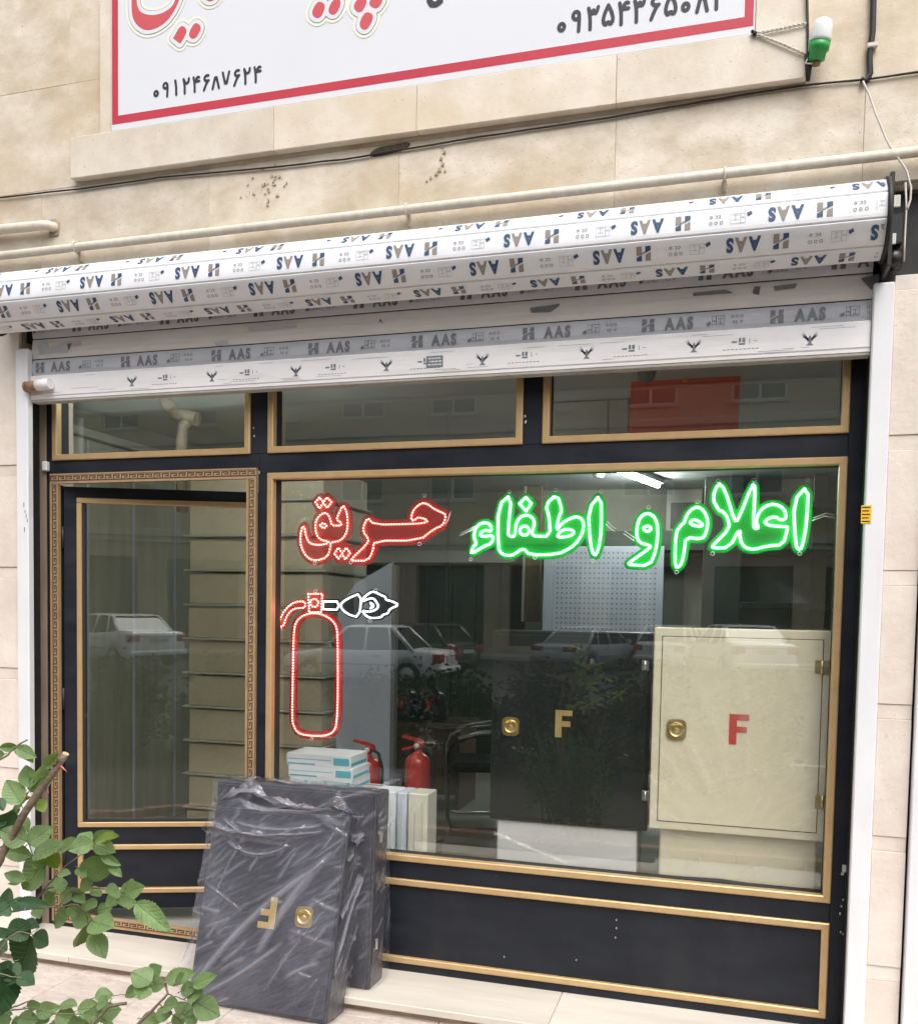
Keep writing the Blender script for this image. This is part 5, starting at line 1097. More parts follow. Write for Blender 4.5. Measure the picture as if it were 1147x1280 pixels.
# cartons
sup = solo('white_locker', MB().bbox(1.13, 1.50, .16, .42, FZ, .630, .006), M['whitebox'], 'low white locker behind the wrapped cabinets carrying small cartons', 'locker')
zt = .631
def carton(x, z, w_, h, d, lab):
    c = thing('small_carton', lab, 'carton', (x, .2, z), 'white and blue cartons'); part('box', MB().bbox(x, x+w_, .19, .19+d, z, z+h, .0015), M['cardwhite'], c)
    part('print_band', MB().box(x+.006, x+w_*.45, .1892, .1899, z+h*.12, z+h*.24).box(x+.006, x+w_*.7, .1892, .1899, z+h*.55, z+h*.60).box(x+w_*.74, x+w_-.006, .1892, .1899, z+h*.2, z+h*.8), M['teal'], c)
    part('end_print', MB().box(x+w_+.0002, x+w_+.0008, .20, .18+d, z+h*.15, z+h*.40), M['teal'], c)
carton(1.125, zt, .095, .048, .22, 'small white carton in the bottom row at the door side'); carton(1.222, zt, .095, .048, .22, 'small white carton in the middle of the bottom row'); carton(1.319, zt, .108, .048, .22, 'small white carton in the bottom row beside the extinguishers')
carton(1.118, zt+.0485, .312, .052, .2, 'wide white carton lying on three small cartons'); carton(1.108, zt+.101, .312, .055, .2, 'wide white and blue carton on top of the pile')
# extinguishers on a bench
bench = thing('low_bench', 'low wooden bench behind the window carrying two red extinguishers', 'bench', (1.4, .9, FZ))
part('top', MB().bbox(1.05, 1.62, .78, .98, .24, .27, .003), M['wood'], bench)
for x in (1.07, 1.57): part('leg', MB().bbox(x, x+.04, .79, .97, FZ, .239, .003), M['wood'], bench)
def ext(u, vtop, r, label):
    q = P(u, vtop, .86); b0 = Vector((q.x, .86, .27)); H = q.z-.27-.10
    t = thing('fire_extinguisher', label, 'extinguisher', b0, 'red extinguishers behind the window'); T = Matrix.Translation(b0)
    part('cylinder', MB().lathe([(r*.96, 0), (r, .01), (r, H-r*.7), (r*.93, H-r*.35), (r*.72, H-r*.08), (r*.42, H+r*.12), (r*.26, H+r*.25), (r*.25, H+r*.45)], 26, T), M['redpaint'], t)
    tz = H+r*.45; hd = part('valve_head', MB().lathe([(r*.3, tz), (r*.3, tz+.035), (r*.2, tz+.04)], 14, T), M['redpaint'], t)
    part('handle', MB().prism([(-.085, .055), (-.08, .068), (.0, .055), (.03, .04), (.035, .015), (.02, .02), (.0, .038)], lambda x, z, d: T @ Vector((x, -.012+d, tz+z)), .024), M['redpaint'], hd)
    part('carry_handle', MB().prism([(-.085, .0), (-.02, .02), (.02, .02), (.02, .008), (-.02, .006), (-.08, -.012)], lambda x, z, d: T @ Vector((x, -.012+d, tz+z)), .024), M['redpaint'], hd)
    part('gauge', MB().lathe([(.014, 0), (.014, .012)], 12, T @ Matrix.Translation((.0, -r*.3, tz+.018)) @ Matrix.Rotation(math.pi/2, 4, 'X')), M['plate'], hd)
    part('hose', MB().tube([T @ Vector(p) for p in ((.02, 0, tz+.02), (r*.9, 0, tz+.0), (r*1.25, 0, tz-.08), (r*1.18, 0, H*.5), (r*1.12, 0, H*.25))], .009, 8), M['blackplastic'], t)
ext(461, 924, .062, 'red fire extinguisher with a long handle beside the cartons'); ext(523, 919, .066, 'taller red fire extinguisher beside the leaning cream panel')
# cabinets standing edge-on
def tray(x0, x1, z1, m, label, y0=.14):
    t = thing('leaning_panel', label, 'cabinet', ((x0+x1)/2, .3, FZ), 'cabinet bodies standing on edge')
    part('carcass', MB().bbox(x0, x1, y0, .27, FZ, z1, .004), M[m], t); part('lid_step', MB().prism([(x0+.012, FZ+.02), (x1-.02, FZ+.02), (x1-.02, z1-.035), (x0+.012, z1-.085)], lambda x, z, d: (x, y0-.0205+d, z), .020), M[m], t)
    part('fold', MB().box(x0+(x1-x0)*.42, x0+(x1-x0)*.44, y0-.0215, y0-.0206, FZ+.03, z1-.075), M['bumper'], t)
tray(1.525, 1.655, .655, 'cardwhite', 'bluish white cabinet body standing on edge behind the rear wrapped cabinet'); tray(1.66, 1.705, .655, 'bluewhite', 'thin pale blue cabinet body standing on edge between two others'); tray(1.71, 1.80, .655, 'offwhite', 'cream cabinet body standing on edge nearest the bare floor')
# ---------------------------------------------------------------- wrapped cabinets on the pavement
def fbm(v, o=3):
    s_, a = 0, 1
    for k in range(o): s_ += a*mnoise.noise(v); v = v*2.03+Vector((7, 3, 5)); a *= .5
    return s_
def wrapped(name, label, T, w_, h, d, seed, lockx, lockz, Fx, ears, right_hinges, amp=1.0):
    t = thing(name, label, 'cabinet', T.translation, 'charcoal cabinets in plastic wrap on the pavement')
    part('carcass', MB().bbox(0, w_, .012, d, 0, h, .005, M=T), M['charcoal'], t)
    dr = part('door', MB().bbox(.012, w_-.012, 0, .0118, .012, h-.012, .002, M=T), M['charcoal'], t)
    if lockx is not None:
        lock(lockx, lockz, -.0003, dr, T, .037); letterF(Fx, lockz+.0, .122, -.0003, dr, 'goldletter', T, True)
    for z in right_hinges:
        part('hinge', MB().bbox(w_+.0003, w_+.003, .055, .085, z-.022, z+.022, .001, M=T).bbox(w_+.0003, w_+.006, .066, .072, z-.022, z+.022, .001, M=T), M['steel'], t)
    # the film: a loose skin over front, top and sides with crumples, pleats and knotted corners
    g = .008
    rc = random.Random(int(seed*10)); CR = []
    for k in range(62 if amp > 1.1 else 44):
        ang = R_(rc.gauss(47, 13)) if rc.random() < .8 else R_(rc.uniform(-25, 20)); ln = rc.uniform(.04, .16)*(1.9 if rc.random() < .18 else 1)
        cx_, cz_ = rc.uniform(.0, w_), rc.uniform(.0, h)
        if rc.random() < .45: cx_ = rc.choice((rc.uniform(0, .09), rc.uniform(w_-.10, w_)))
        CR.append((cx_-math.cos(ang)*ln/2, cz_-math.sin(ang)*ln/2, math.cos(ang)*ln, math.sin(ang)*ln, rc.uniform(.003, .0075), rc.uniform(.0020, .0050), rc.uniform(-.12, .12)))
    if amp > 1.1: CR += [(.03, .06, .50, .52, .010, .009, .10), (.10, .05, .30, .22, .007, .006, -.06), (.30, .22, .26, .40, .012, .010, .08), (.02, .46, .20, -.10, .003, .004, .02), (.36, .10, .2, .3, .003, .005, .05)]
    for k in range(7 if amp > 1.1 else 4):                              # crumpled band along the top
        z0_ = h*rc.uniform(.80, .985); x0_ = rc.uniform(0, .25)*w_; CR.append((x0_, z0_, rc.uniform(.3, .7)*w_, rc.uniform(-.03, .03), rc.uniform(.004, .007), rc.uniform(.006, .014), rc.uniform(-.35, .1)))
    CA = np.array(CR); l2_ = CA[:, 2]**2+CA[:, 3]**2
    cval = []
    def disp(p, n, k):
        v = Vector(p); u_ = v.x if abs(n.x) < .5 else (v.y*1.4+(.3 if n.x > 0 else .1)); zz_ = v.z if abs(n.z) < .5 else h-.1+v.y
        t_ = np.clip(((u_-CA[:, 0])*CA[:, 2]+(zz_-CA[:, 1])*CA[:, 3])/l2_, 0, 1); bow = CA[:, 6]*np.sqrt(l2_)*4*t_*(1-t_)*.5
        nx_, nz_ = -CA[:, 3]/np.sqrt(l2_), CA[:, 2]/np.sqrt(l2_)
        ax_, az_ = u_-CA[:, 0]-t_*CA[:, 2]-nx_*bow, zz_-CA[:, 1]-t_*CA[:, 3]-nz_*bow
        dd = (ax_*ax_+az_*az_)/CA[:, 4]**2; ta = np.minimum(1, 5*np.minimum(t_, 1-t_)+.25); e_ = np.exp(-dd)*ta; side = np.exp(-dd/9)*ta
        c = float((CA[:, 5]*(e_+.35*side)).sum()); m = .0045*fbm(Vector((v.x*4+v.z*3, v.y*6, (v.z-v.x)*2+seed)), 2)
        cval.append(min(1.0, float((e_*CA[:, 5]/.006).max())))
        return n*(max(0, m)+c*amp*.8+.003)
    mb = MB(); e = g
    N = lambda x: Vector(x)
    def sheet(f, n, a, b): mb.grid(lambda s_, t_: T @ (Vector(f(s_, t_))+disp(f(s_, t_), N(n), 0)+Vector(ears(*f(s_, t_)))), a, b, smooth=True)
    sheet(lambda s_, t_: (-e+(w_+2*e)*s_, -e, .004+(h+e-.004)*t_), (0, -1, 0), 190, 230)
    sheet(lambda s_, t_: (w_+e, -e+(d+e)*s_, .004+(h+e-.004)*t_), (1, 0, 0), 50, 200)
    sheet(lambda s_, t_: (-e, -e+(d+e)*s_, .004+(h+e-.004)*t_), (-1, 0, 0), 20, 80)
    sheet(lambda s_, t_: (-e+(w_+2*e)*s_, -e+(d+e)*t_, h+e), (0, 0, 1), 110, 26)
    me = mb.mesh('wrap', M['wrap'], recalc=False); at = me.attributes.new('crease', 'FLOAT', 'POINT'); at.data.foreach_set('value', cval)
    link('wrap', me, t)
    return t
def frame_from(bl, br, lean, yaw=None):
    ux = (br-bl).normalized(); n = Vector((0, 0, 1)).cross(ux)            # pointing away from the camera
    uz = (Vector((0, 0, 1))*math.cos(lean)+n*math.sin(lean)); uy = (n*math.cos(lean)-Vector((0, 0, 1))*math.sin(lean))
    return Matrix(((ux.x, uy.x, uz.x, bl.x), (ux.y, uy.y, uz.y, bl.y), (ux.z, uy.z, uz.z, bl.z), (0, 0, 0, 1)))
# rear one stands on the step and leans on the shopfront
W2, H2, D2 = .722, .785, .150
l2 = math.asin(.055/H2)
T2 = frame_from(Vector((.965, -.226, ZS+.001)), Vector((1.685, -.232, ZS+.001)), l2)
def ears2(x, y, z):
    t_ = max(0, 1-math.hypot(x-W2, (z-H2))/.10); k = max(0, (y-.06)/.1) if x > W2-.02 else 0
    return (.035*t_*k+(.008+.008*math.sin(z*9))*(1 if x > W2 else 0)*max(0, y/.15), 0, .045*t_*k+.004*math.sin(x*31)*(1 if z > H2 else 0))
wrapped('wrapped_cabinet', 'charcoal cabinet in clear plastic standing on the step against the shopfront', T2, W2, H2, D2, 3.7, None, None, None, ears2, (.17, .60), 1.0)
# front one stands on the pavement and leans on the rear one
W1, H1, D1 = .618, .772, .158
T1 = frame_from(Vector((.992, -.436, ZP+.002+.0)), Vector((1.594, -.470, ZP+.002)), R_(15.5))
T1 = T1 @ Matrix.Translation((.3, 0, 0)) @ Matrix.Rotation(R_(-0.9), 4, 'Y') @ Matrix.Translation((-.3, 0, 0.008))
def ears1(x, y, z):
    a = max(0, 1-abs(x-.12)/.13); b = max(0, 1-abs(x-.53)/.075); tp = 1 if z > H1-.06 else max(0, (z-H1+.2)/.14)
    lf = max(0, 1-(x+.01)/.05)*(.010+.008*math.sin(z*6.0+1))
    return (-lf, -.012*a*max(0, y*-40)*tp, (.115*a+.085*b)*tp*(.25+.75*max(0, min(1, y/.05))) if z > H1-.03 else 0)
wrapped('wrapped_cabinet', 'charcoal cabinet with an upside down gold letter in crumpled plastic on the pavement', T1, W1, H1, D1, 9.1, .478, .375, .315, ears1, (), 1.3)
# ---------------------------------------------------------------- the street behind the camera (seen mirrored in the glass)
def car(label, loc, heading, L=4.2, Wd=1.68, Hh=1.42, paint='carwhite', roof=(.30, .40, .74, .93), belt=.86, hood=.80, trunk=.88, lamps='corner'):
    """x runs forward from the rear bumper (0) to the nose (L); roof: windscreen base/top etc. as shares from the nose"""
    t = thing('parked_car', label, 'car', loc, 'cars parked across the road')
    T = Matrix.Translation(loc) @ Matrix.Rotation(math.atan2(heading[1], heading[0]), 4, 'Z') @ Matrix.Translation((-L/2, 0, 0))
    hw = Wd/2; P_ = M[paint]
    xf0, xt0, xt1, xr1 = L*(1-roof[0]), L*(1-roof[1]), L*(1-roof[2]), L*(1-roof[3])        # windscreen base, roof front, roof rear, rear-window base
    st = [(0, .80, .36, trunk-.10), (.06, .92, .30, trunk-.02), (.25, .97, .24, trunk), (xr1, .99, .22, trunk+.02), (L*.45, 1.0, .20, belt), (xf0, 1.0, .20, belt+.02), (L*.82, .98, .22, hood), (L-.25, .95, .26, hood-.07), (L-.06, .88, .30, hood-.16), (L, .76, .38, hood-.24)]
    arch = [(L*.20, .34), (L*.81, .34)]
    mb = MB(); rows = []; N = 44
    def samp(x):
        for a, b in zip(st[:-1], st[1:]):
            if a[0] <= x <= b[0]+1e-6:
                k = (x-a[0])/(b[0]-a[0]); k = k*k*(3-2*k) if b[0]-a[0] < .3 else k; return [a[i]+(b[i]-a[i])*k for i in (1, 2, 3)]
    for i in range(N+1):
        x = L*i/N; w_, zb, zt = samp(x); w_ *= hw
        ar = 0
        for ax, rr_ in arch:
            if abs(x-ax) < rr_: ar = max(ar, math.sqrt(rr_**2-(x-ax)**2))
        zs_ = max(zb, .30+ar) if ar else zb
        sec = [(w_*.86, zb), (w_*.97, zs_+.0), (w_, max(zs_+.02, .50)), (w_*.985, (zt+.55)/2+.02), (w_*.94, zt-.02), (w_*.80, zt+.012), (0, zt+.03)]
        rows.append([T @ Vector((x, y, z)) for y, z in sec]+[T @ Vector((x, -y, z)) for y, z in sec[::-1][1:]])
    k = len(rows[0]); vs = [v for r in rows for v in r]
    fs = [(i*k+j, (i+1)*k+j, (i+1)*k+j+1, i*k+j+1) for i in range(N) for j in range(k-1)]+[tuple(range(k))[::-1], tuple(N*k+j for j in range(k))]
    mb.add(vs, fs, 0, True); body = part('body', mb, P_, t)
    # cabin: glass block, roof skin, pillars
    bw, tw = hw*.90, hw*.70; zb_, zt_ = belt-.02, Hh
    def ring_(x0, x1, w_, z): return [(x0, -w_, z), (x1, -w_, z), (x1, w_, z), (x0, w_, z)]
    b0, t0 = ring_(xr1, xf0, bw, zb_), ring_(xt1, xt0, tw, zt_-.05)
    part('windows', MB().add([T @ Vector(v) for v in b0+t0], [(0, 1, 5, 4), (1, 2, 6, 5), (2, 3, 7, 6), (3, 0, 4, 7), (4, 5, 6, 7)]), M['carglass'], t)
    rf = MB(); r0 = ring_(xt1-.06, xt0+.05, tw+.02, zt_-.055); r1 = ring_(xt1+.10, xt0-.10, tw-.10, zt_); rf.add([T @ Vector(v) for v in r0+r1], [(0, 1, 5, 4), (1, 2, 6, 5), (2, 3, 7, 6), (3, 0, 4, 7), (4, 5, 6, 7), (3, 2, 1, 0)]); part('roof', rf, P_, t)
    for s_ in (-1, 1):
        for xb, xt_, r in ((xf0-.0, xt0, .032), (xr1+.06, xt1+.03, .055), (L*.47, L*.47, .034), (L*.30, L*.335, .028)):
            part('pillar', MB().tube([T @ Vector((xb, s_*(bw+.005), zb_)), T @ Vector((xt_, s_*(tw+.01), zt_-.055))], r, 6), P_, t)
        part('door_handle', MB().bbox(L*.36, L*.41, s_*hw*.985-.012, s_*hw*.985+.012, belt-.15, belt-.12, .004, M=T), M['bumper'], body)
        part('side_strip', MB().bbox(L*.28, L*.74, s_*hw-.012, s_*hw+.012, .50, .54, .004, M=T), M['bumper'], body)
        part('mirror', MB().bbox(xf0-.30, xf0-.18, s_*(hw+.09)-.07, s_*(hw+.09)+.07, belt+.02, belt+.14, .02, M=T), P_, t)
        if lamps == 'wide': part('tail_lamp', MB().bbox(-.012, .10, s_*hw*.66-.20, s_*hw*.66+.20, trunk-.20, trunk-.06, .01, M=T), M['tail'], t)
        else: part('tail_lamp', MB().bbox(-.005, .20, s_*hw*.76-.17, s_*hw*.76+.15, trunk-.28, trunk-.07, .02, M=T), M['tail'], t)
        part('headlamp', MB().bbox(L-.12, L+.005, s_*hw*.64-.15, s_*hw*.64+.15, hood-.30, hood-.20, .02, M=T), M['plate'], t)
        for ax, rr_ in arch:
            w0 = T @ Matrix.Translation((ax, s_*(hw-.10), .29)) @ Matrix.Rotation(math.pi/2, 4, 'X')
            wh = part('wheel', MB().lathe([(.20, -.09), (.275, -.095), (.295, -.07), (.295, .07), (.275, .095), (.20, .09)], 24, w0), M['rubber'], t)
            part('rim', MB().lathe([(.19, -.097), (.19, .097)], 16, w0), M['rim'], wh)
    part('bumper', MB().bbox(-.07, .10, -hw*.93, hw*.93, .36, .50, .03, M=T), P_ if paint != 'carsilver' else M['bumper'], t); part('bumper', MB().bbox(L-.10, L+.06, -hw*.90, hw*.90, .34, .48, .03, M=T), M['bumper'], t)
    part('number_plate', MB().bbox(-.022, -.006, -.26, .26, trunk-.27, trunk-.16, .003, M=T), M['plate'], t)
    part('rear_shelf_line', MB().bbox(-.016, .02, -hw*.6, hw*.6, trunk-.13, trunk-.115, .002, M=T), M['bumper'], body)
    return t
car('old white saloon parked lengthwise along the road, mirrored behind the LED extinguisher', (-5.25, -16.9, ZR), (-1, .02), 4.0, 1.62, 1.44, roof=(.27, .41, .70, .85))
car('white saloon parked nose away, its rear mirrored in the door pane', (3.2, -22.6, ZR+.12), (-.33, -.94), 4.4, 1.78, 1.45, lamps='corner', belt=.92, trunk=1.0, roof=(.26, .40, .72, .87))
car('silver blue long saloon parked nose away, mirrored on the black cabinet', (-1.2, -25.4, ZR), (.36, -.93), 4.45, 1.70, 1.40, 'carsilver', (.27, .40, .70, .85), .87, .80, .88, 'wide')
car('white hatchback parked nose away beside the silver blue saloon', (1.35, -27.6, ZR), (.25, -.97), 3.8, 1.70, 1.48, 'carwhite', (.26, .40, .84, .95), .90, .84, .92)
car('dark hatchback parked behind the old white saloon', (-5.6, -20.4, ZR), (-.97, -.25), 4.0, 1.72, 1.46, 'cardark', (.26, .40, .84, .96), .92, .86, .95)

# opposite building
OY = -33.0
op = thing('opposite_building', 'tan stone apartment building across the road with white framed windows', 'building', (-8, OY, ZR))
wins = []
def floor_holes(z0, z1, xo, pitch, w_): return [(xo+pitch*k-w_/2, xo+pitch*k+w_/2, z0, z1) for k in range(12)]
X0, X1b, ZT = -30.0, 18.0, 15.5
rows = [(.0, 3.4, 'g'), (6.1, 8.0, 'w'), (9.6, 11.5, 'w'), (12.6, 14.4, 'w')]
pitch, xo = 4.0, -28.2
def strip(z0, z1): part('wall', MB().box(X0, X1b, OY-.6, OY, z0, z1), M['brick'], op)
strip(ZR-.3, .13); zprev = .13
for z0, z1, kd in rows:
    z0_, z1_ = max(z0, .13), z1
    if z0_ > zprev+.01: strip(zprev, z0_)
    x = X0
    for k in range(12):
        c = xo+pitch*k; w_ = 2.9 if kd == 'g' else 2.0
        part('wall', MB().box(x, c-w_/2, OY-.6, OY, z0_, z1_), M['brick'], op); x = c+w_/2
        if kd == 'g':
            part('garage_shutter', MB().box(c-w_/2, c+w_/2, OY-.5, OY-.4, z0_, z1_), M['shutterdk'], op)
        else:
            wn = part('window', MB().box(c-w_/2, c+w_/2, OY-.16, OY-.10, z0_, z0_+.09).box(c-w_/2, c+w_/2, OY-.16, OY-.10, z1_-.09, z1_).box(c-w_/2, c-w_/2+.09, OY-.16, OY-.10, z0_+.09, z1_-.09).box(c+w_/2-.09, c+w_/2, OY-.16, OY-.10, z0_+.09, z1_-.09).box(c-.05, c+.05, OY-.16, OY-.10, z0_+.09, z1_-.09), M['winframe'], op)
            part('window_pane', MB().box(c-w_/2, c+w_/2, OY-.20, OY-.17, z0_, z1_), M['carglass'] if (k*7+int(z0)) % 3 else M['lightgreyboard'], wn)
            part('window_sill', MB().box(c-w_/2-.12, c+w_/2+.12, OY-.1, OY+.10, z0_-.10, z0_), M['brick2'], wn)
    part('wall', MB().box(x, X1b, OY-.6, OY, z0_, z1_), M['brick'], op); zprev = z1_
strip(zprev, ZT)
for z in (4.2, 8.7, 12.0, 15.2): part('cornice', MB().bbox(X0, X1b, OY+.003, OY+.35, z, z+.30, .03).bbox(X0, X1b, OY+.003, OY+.20, z-.20, z-.003, .02), M['brick2'], op)
for xx in (-24.2, -12.2, -.2, 11.8): part('pilaster', MB().bbox(xx-.25, xx+.25, OY+.003, OY+.14, .13, 4.0, .02), M['brick2'], op)
dpz = thing('drain_pipe', 'grey rain pipe down the opposite building front', 'pipe', (-8.2, OY+.5, ZR)); part('pipe_run', MB().tube([(-8.2, OY+.45, .1), (-8.2, OY+.45, 15.0)], .06, 8), M['bumper'], dpz)

# shrubs in a strip along the kerb behind the camera
bed = struct('planting_bed', MB().bbox(-30, 30, -6.55, -2.45, ZP-.1, ZP+.02, .01).bbox(.9, 2.6, -2.449, -2.2, ZP-.1, ZP+.019, .01), M['soil'])
brick_me = MB().bbox(0, .20, 0, .09, 0, .10, .006).mesh('border_brick', M['redbrick'])
for k in range(40): link('border_brick', brick_me, bed, Matrix.Translation((-2.2+.212*k, -2.45+random.uniform(-.006, .006), ZP-.04+random.uniform(-.006, .006))) @ Matrix.Rotation(random.uniform(-.03, .03), 4, 'Z'))
_lv = {}
def leaf_mesh(var, m):
    k = (var, m.name)
    if k in _lv: return _lv[k]
    rg = random.Random(var*17+3); mb = MB(); n = 10; cup = rg.uniform(.06, .20); curl = rg.uniform(-.22, .12); wv = rg.uniform(.0, .03); ph = rg.uniform(0, 6)
    def f(s_, t_):
        # t along the leaf, s across
        w_ = .37*(math.sin(math.pi*min(1, t_*.97+.02)**.78)**.85)*(1+.07*math.sin(t_*70)); a = (s_-.5)*2
        return (w_*a, t_, cup*w_*abs(a)**1.3*2-curl*t_*t_+wv*math.sin(t_*9+ph)*a+.012*abs(math.sin(t_*22))*abs(a))
    mb.grid(f, 6, 24)
    _lv[k] = mb.mesh('leaf', m, recalc=False); return _lv[k]
def put_leaf(parent, base, tip, normal_hint, width, m, var, name='leaf'):
    y = tip-base; Ln = y.length; y = y/Ln; z = (normal_hint-y*normal_hint.dot(y)).normalized(); x = y.cross(z)
    S_ = Matrix(((x.x*width, y.x*Ln, z.x*Ln, base.x), (x.y*width, y.y*Ln, z.y*Ln, base.y), (x.z*width, y.z*Ln, z.z*Ln, base.z), (0, 0, 0, 1)))
    return link(name, leaf_mesh(var, m), parent, S_)
rg = random.Random(21)
def shrub(cx, cy, h, r, label):
    t = thing('roadside_shrub', label, 'shrub', (cx, cy, ZP), 'shrubs in the planting strip')
    st_ = MB(); lf = MB()
    for k in range(14):
        a = rg.uniform(0, math.tau); tip = Vector((cx+r*.8*math.cos(a)*rg.uniform(.4, 1), cy+r*.5*math.sin(a), ZP+h*rg.uniform(.7, 1))); b0 = Vector((cx+.05*math.cos(a), cy+.05*math.sin(a), ZP))
        mid = b0.lerp(tip, .5)+Vector((rg.uniform(-.06, .06), rg.uniform(-.06, .06), .08)); st_.tube([b0, mid, tip], [.012, .008, .004], 5)
        for j in range(170):
            tt = rg.uniform(.12, 1.0); p = (b0.lerp(mid, tt*2) if tt < .5 else mid.lerp(tip, tt*2-1))+Vector((rg.gauss(0, .11), rg.gauss(0, .11), rg.gauss(0, .10)))
            d = Vector((rg.gauss(0, 1), rg.gauss(0, 1), rg.gauss(0, .6))).normalized()*.07; s_ = d.orthogonal().normalized()*.026; nrm = d.cross(s_).normalized()*.006
            lf.add([p, p+d*.5+s_+nrm, p+d, p+d*.5-s_+nrm], [(0, 1, 2), (0, 2, 3)], 0)
    part('stems', st_, M['stem'], t)['kind'] = 'stuff'; part('crown', lf, M['shrubleaf'], t, recalc=False)['kind'] = 'stuff'
rows_ = ['leafy roadside shrub mirrored low on the black cabinet', 'leafy roadside shrub mirrored over the bare floor', 'roadside shrub behind the photographer facing the cream cabinet', 'thin roadside shrub facing the middle of the shopfront', 'low roadside shrub facing the LED extinguisher', 'roadside shrub at the far end of the strip past the cream cabinet', 'roadside shrub facing the mullion beside the door', 'roadside shrub mirrored in the door pane', 'bushy roadside shrub in the second row facing the black cabinet', 'bushy roadside shrub in the second row facing the chairs', 'bushy roadside shrub in the second row facing the cartons', 'bushy roadside shrub in the second row facing the cream cabinet']
for lab, (x, y, h, r) in zip(rows_, ((2.2, -5.7, 1.0, .6), (1.2, -5.8, .95, .55), (3.3, -5.7, .9, .5), (.2, -5.7, .9, .55), (-.8, -5.8, .8, .55), (4.6, -5.8, .8, .5), (-1.8, -5.7, .85, .5), (5.6, -5.6, .8, .5), (1.75, -4.9, .62, .55), (.75, -5.0, .6, .55), (-.3, -4.9, .6, .5), (2.75, -4.75, .6, .5))): shrub(x, y, h, r, lab)
# ---------------------------------------------------------------- rose bushes in the foreground
RA, RB = (0, 900, 200/1147), (0, 1060, 280/1147)
rg = random.Random(4)
def W(f, x, y, Y): return P(f[0]+x*f[2], f[1]+y*f[2], Y)
rose = thing('rose_bush', 'rose bush with a thick cut stem and grey green leaves before the door', 'rose bush', (1.917, -2.577, ZP+.02), 'rose bushes before the shop')
rose2 = thing('rose_bush', 'low rose bush with round leaflets over the paving by the wrapped cabinet', 'rose bush', (2.053, -2.605, ZP+.02), 'rose bushes before the shop')
def stem(root, f, pts, r0, r1, Y0, Y1, m='stem', extra=None, name='stem'):
    q = [W(f, x, y, Y0+(Y1-Y0)*i/(len(pts)-1)) for i, (x, y) in enumerate(pts)]
    if extra: q = [Vector(e) for e in extra]+q
    r0, r1 = r0*.55, r1*.55; n = len(q); s_ = []
    for i in range(n-1):
        for t in (0, .33, .66): s_.append(q[i].lerp(q[i+1], t)+Vector((rg.uniform(-1, 1), rg.uniform(-1, 1), rg.uniform(-1, 1)))*(.0011 if r0 < .0033 else .0006)*(t > 0))
    s_.append(q[-1]); k = len(s_)
    return part(name, MB().tube(s_, [(r0+(r1-r0)*i/(k-1))*(1+.16*math.sin(i*2.3+k)*(i % 2)) for i in range(k)], 9), M[m], root)
G0 = (1.917, -2.577, ZP+.01)
main = stem(rose, RA, [(-140, 1260), (0, 1000), (60, 880), (170, 680), (300, 490), (420, 330), (470, 248)], .0115, .0085, -2.528, -2.485, extra=[G0, (1.928, -2.561, 0.45)])
q = W(RA, 471, 246, -2.485); q2 = W(RA, 474, 240, -2.485); part('cut_end', MB().tube([q, q2], .0048, 10), M['pith'], rose)
for (x, y, dx, dy) in ((420, 320, 60, 50), (330, 490, 20, 35), (205, 560, -30, -22), (395, 330, -15, -18), (240, 590, 25, 20)):
    a = W(RA, x, y, -2.490); b = W(RA, x+dx, y+dy, -2.496); part('thorn', MB().tube([a, a.lerp(b, .5)+Vector((0, 0, .0005)), b], [.0033, .0016, .0003], 7), M['thorn'], rose)
stem(rose, RA, [(-60, 330), (30, 270), (110, 200), (200, 142)], .004, .002, -2.507, -2.485, 'stemgreen', extra=[(1.917, -2.572, 0.70), (1.928, -2.539, 0.95)])
stem(rose, RA, [(100, 690), (150, 620), (205, 520), (220, 480)], .0016, .001, -2.496, -2.496, 'stemgreen'); stem(rose, RA, [(245, 1010), (235, 960), (190, 860), (200, 790)], .0018, .001, -2.479, -2.496, 'stemgreen')
stem(rose, RB, [(-60, 380), (0, 345), (100, 320), (200, 250), (250, 205), (300, 190)], .0045, .0022, -2.507, -2.452, extra=[(1.917, -2.577, 0.45), (1.945, -2.550, 0.70)])
stem(rose, RA, [(270, 1260), (330, 1200), (400, 1120), (480, 1040), (590, 960), (670, 880)], .0024, .0014, -2.474, -2.441); stem(rose, RA, [(400, 1180), (520, 1215), (650, 1225)], .0018, .001, -2.468, -2.441, 'stemgreen')
stem(rose, RB, [(100, 320), (300, 300), (400, 290), (440, 330), (455, 400), (480, 450)], .0022, .001, -2.496, -2.452); stem(rose, RB, [(300, 300), (350, 230), (480, 205), (620, 225)], .002, .001, -2.479, -2.441)
stem(rose, RB, [(-30, 560), (40, 470), (90, 430), (160, 440)], .003, .0015, -2.561, -2.539, extra=[(1.917, -2.583, 0.60)])
stem(rose, RB, [(-30, 640), (60, 660), (120, 670)], .002, .001, -2.561, -2.550, 'stemgreen')
stem(rose, RB, [(10, 570), (70, 580), (100, 570)], .0012, .0008, -2.550, -2.539, 'stemgreen')
S2 = (2.053, -2.605, ZP+.01)
stem(rose2, RB, [(660, 980), (720, 890), (800, 810), (860, 745), (848, 690)], .0055, .0028, -2.507, -2.468, extra=[S2, (2.163, -2.561, 0.45)])
stem(rose2, RB, [(860, 750), (900, 760), (960, 785)], .0016, .001, -2.474, -2.463, 'stemgreen'); stem(rose2, RB, [(820, 800), (880, 850), (930, 890)], .0016, .001, -2.485, -2.463, 'stemgreen')
stem(rose2, RB, [(460, 980), (480, 890), (560, 810), (650, 795)], .004, .0042, -2.507, -2.474, extra=[S2, (2.081, -2.577, 0.45)])
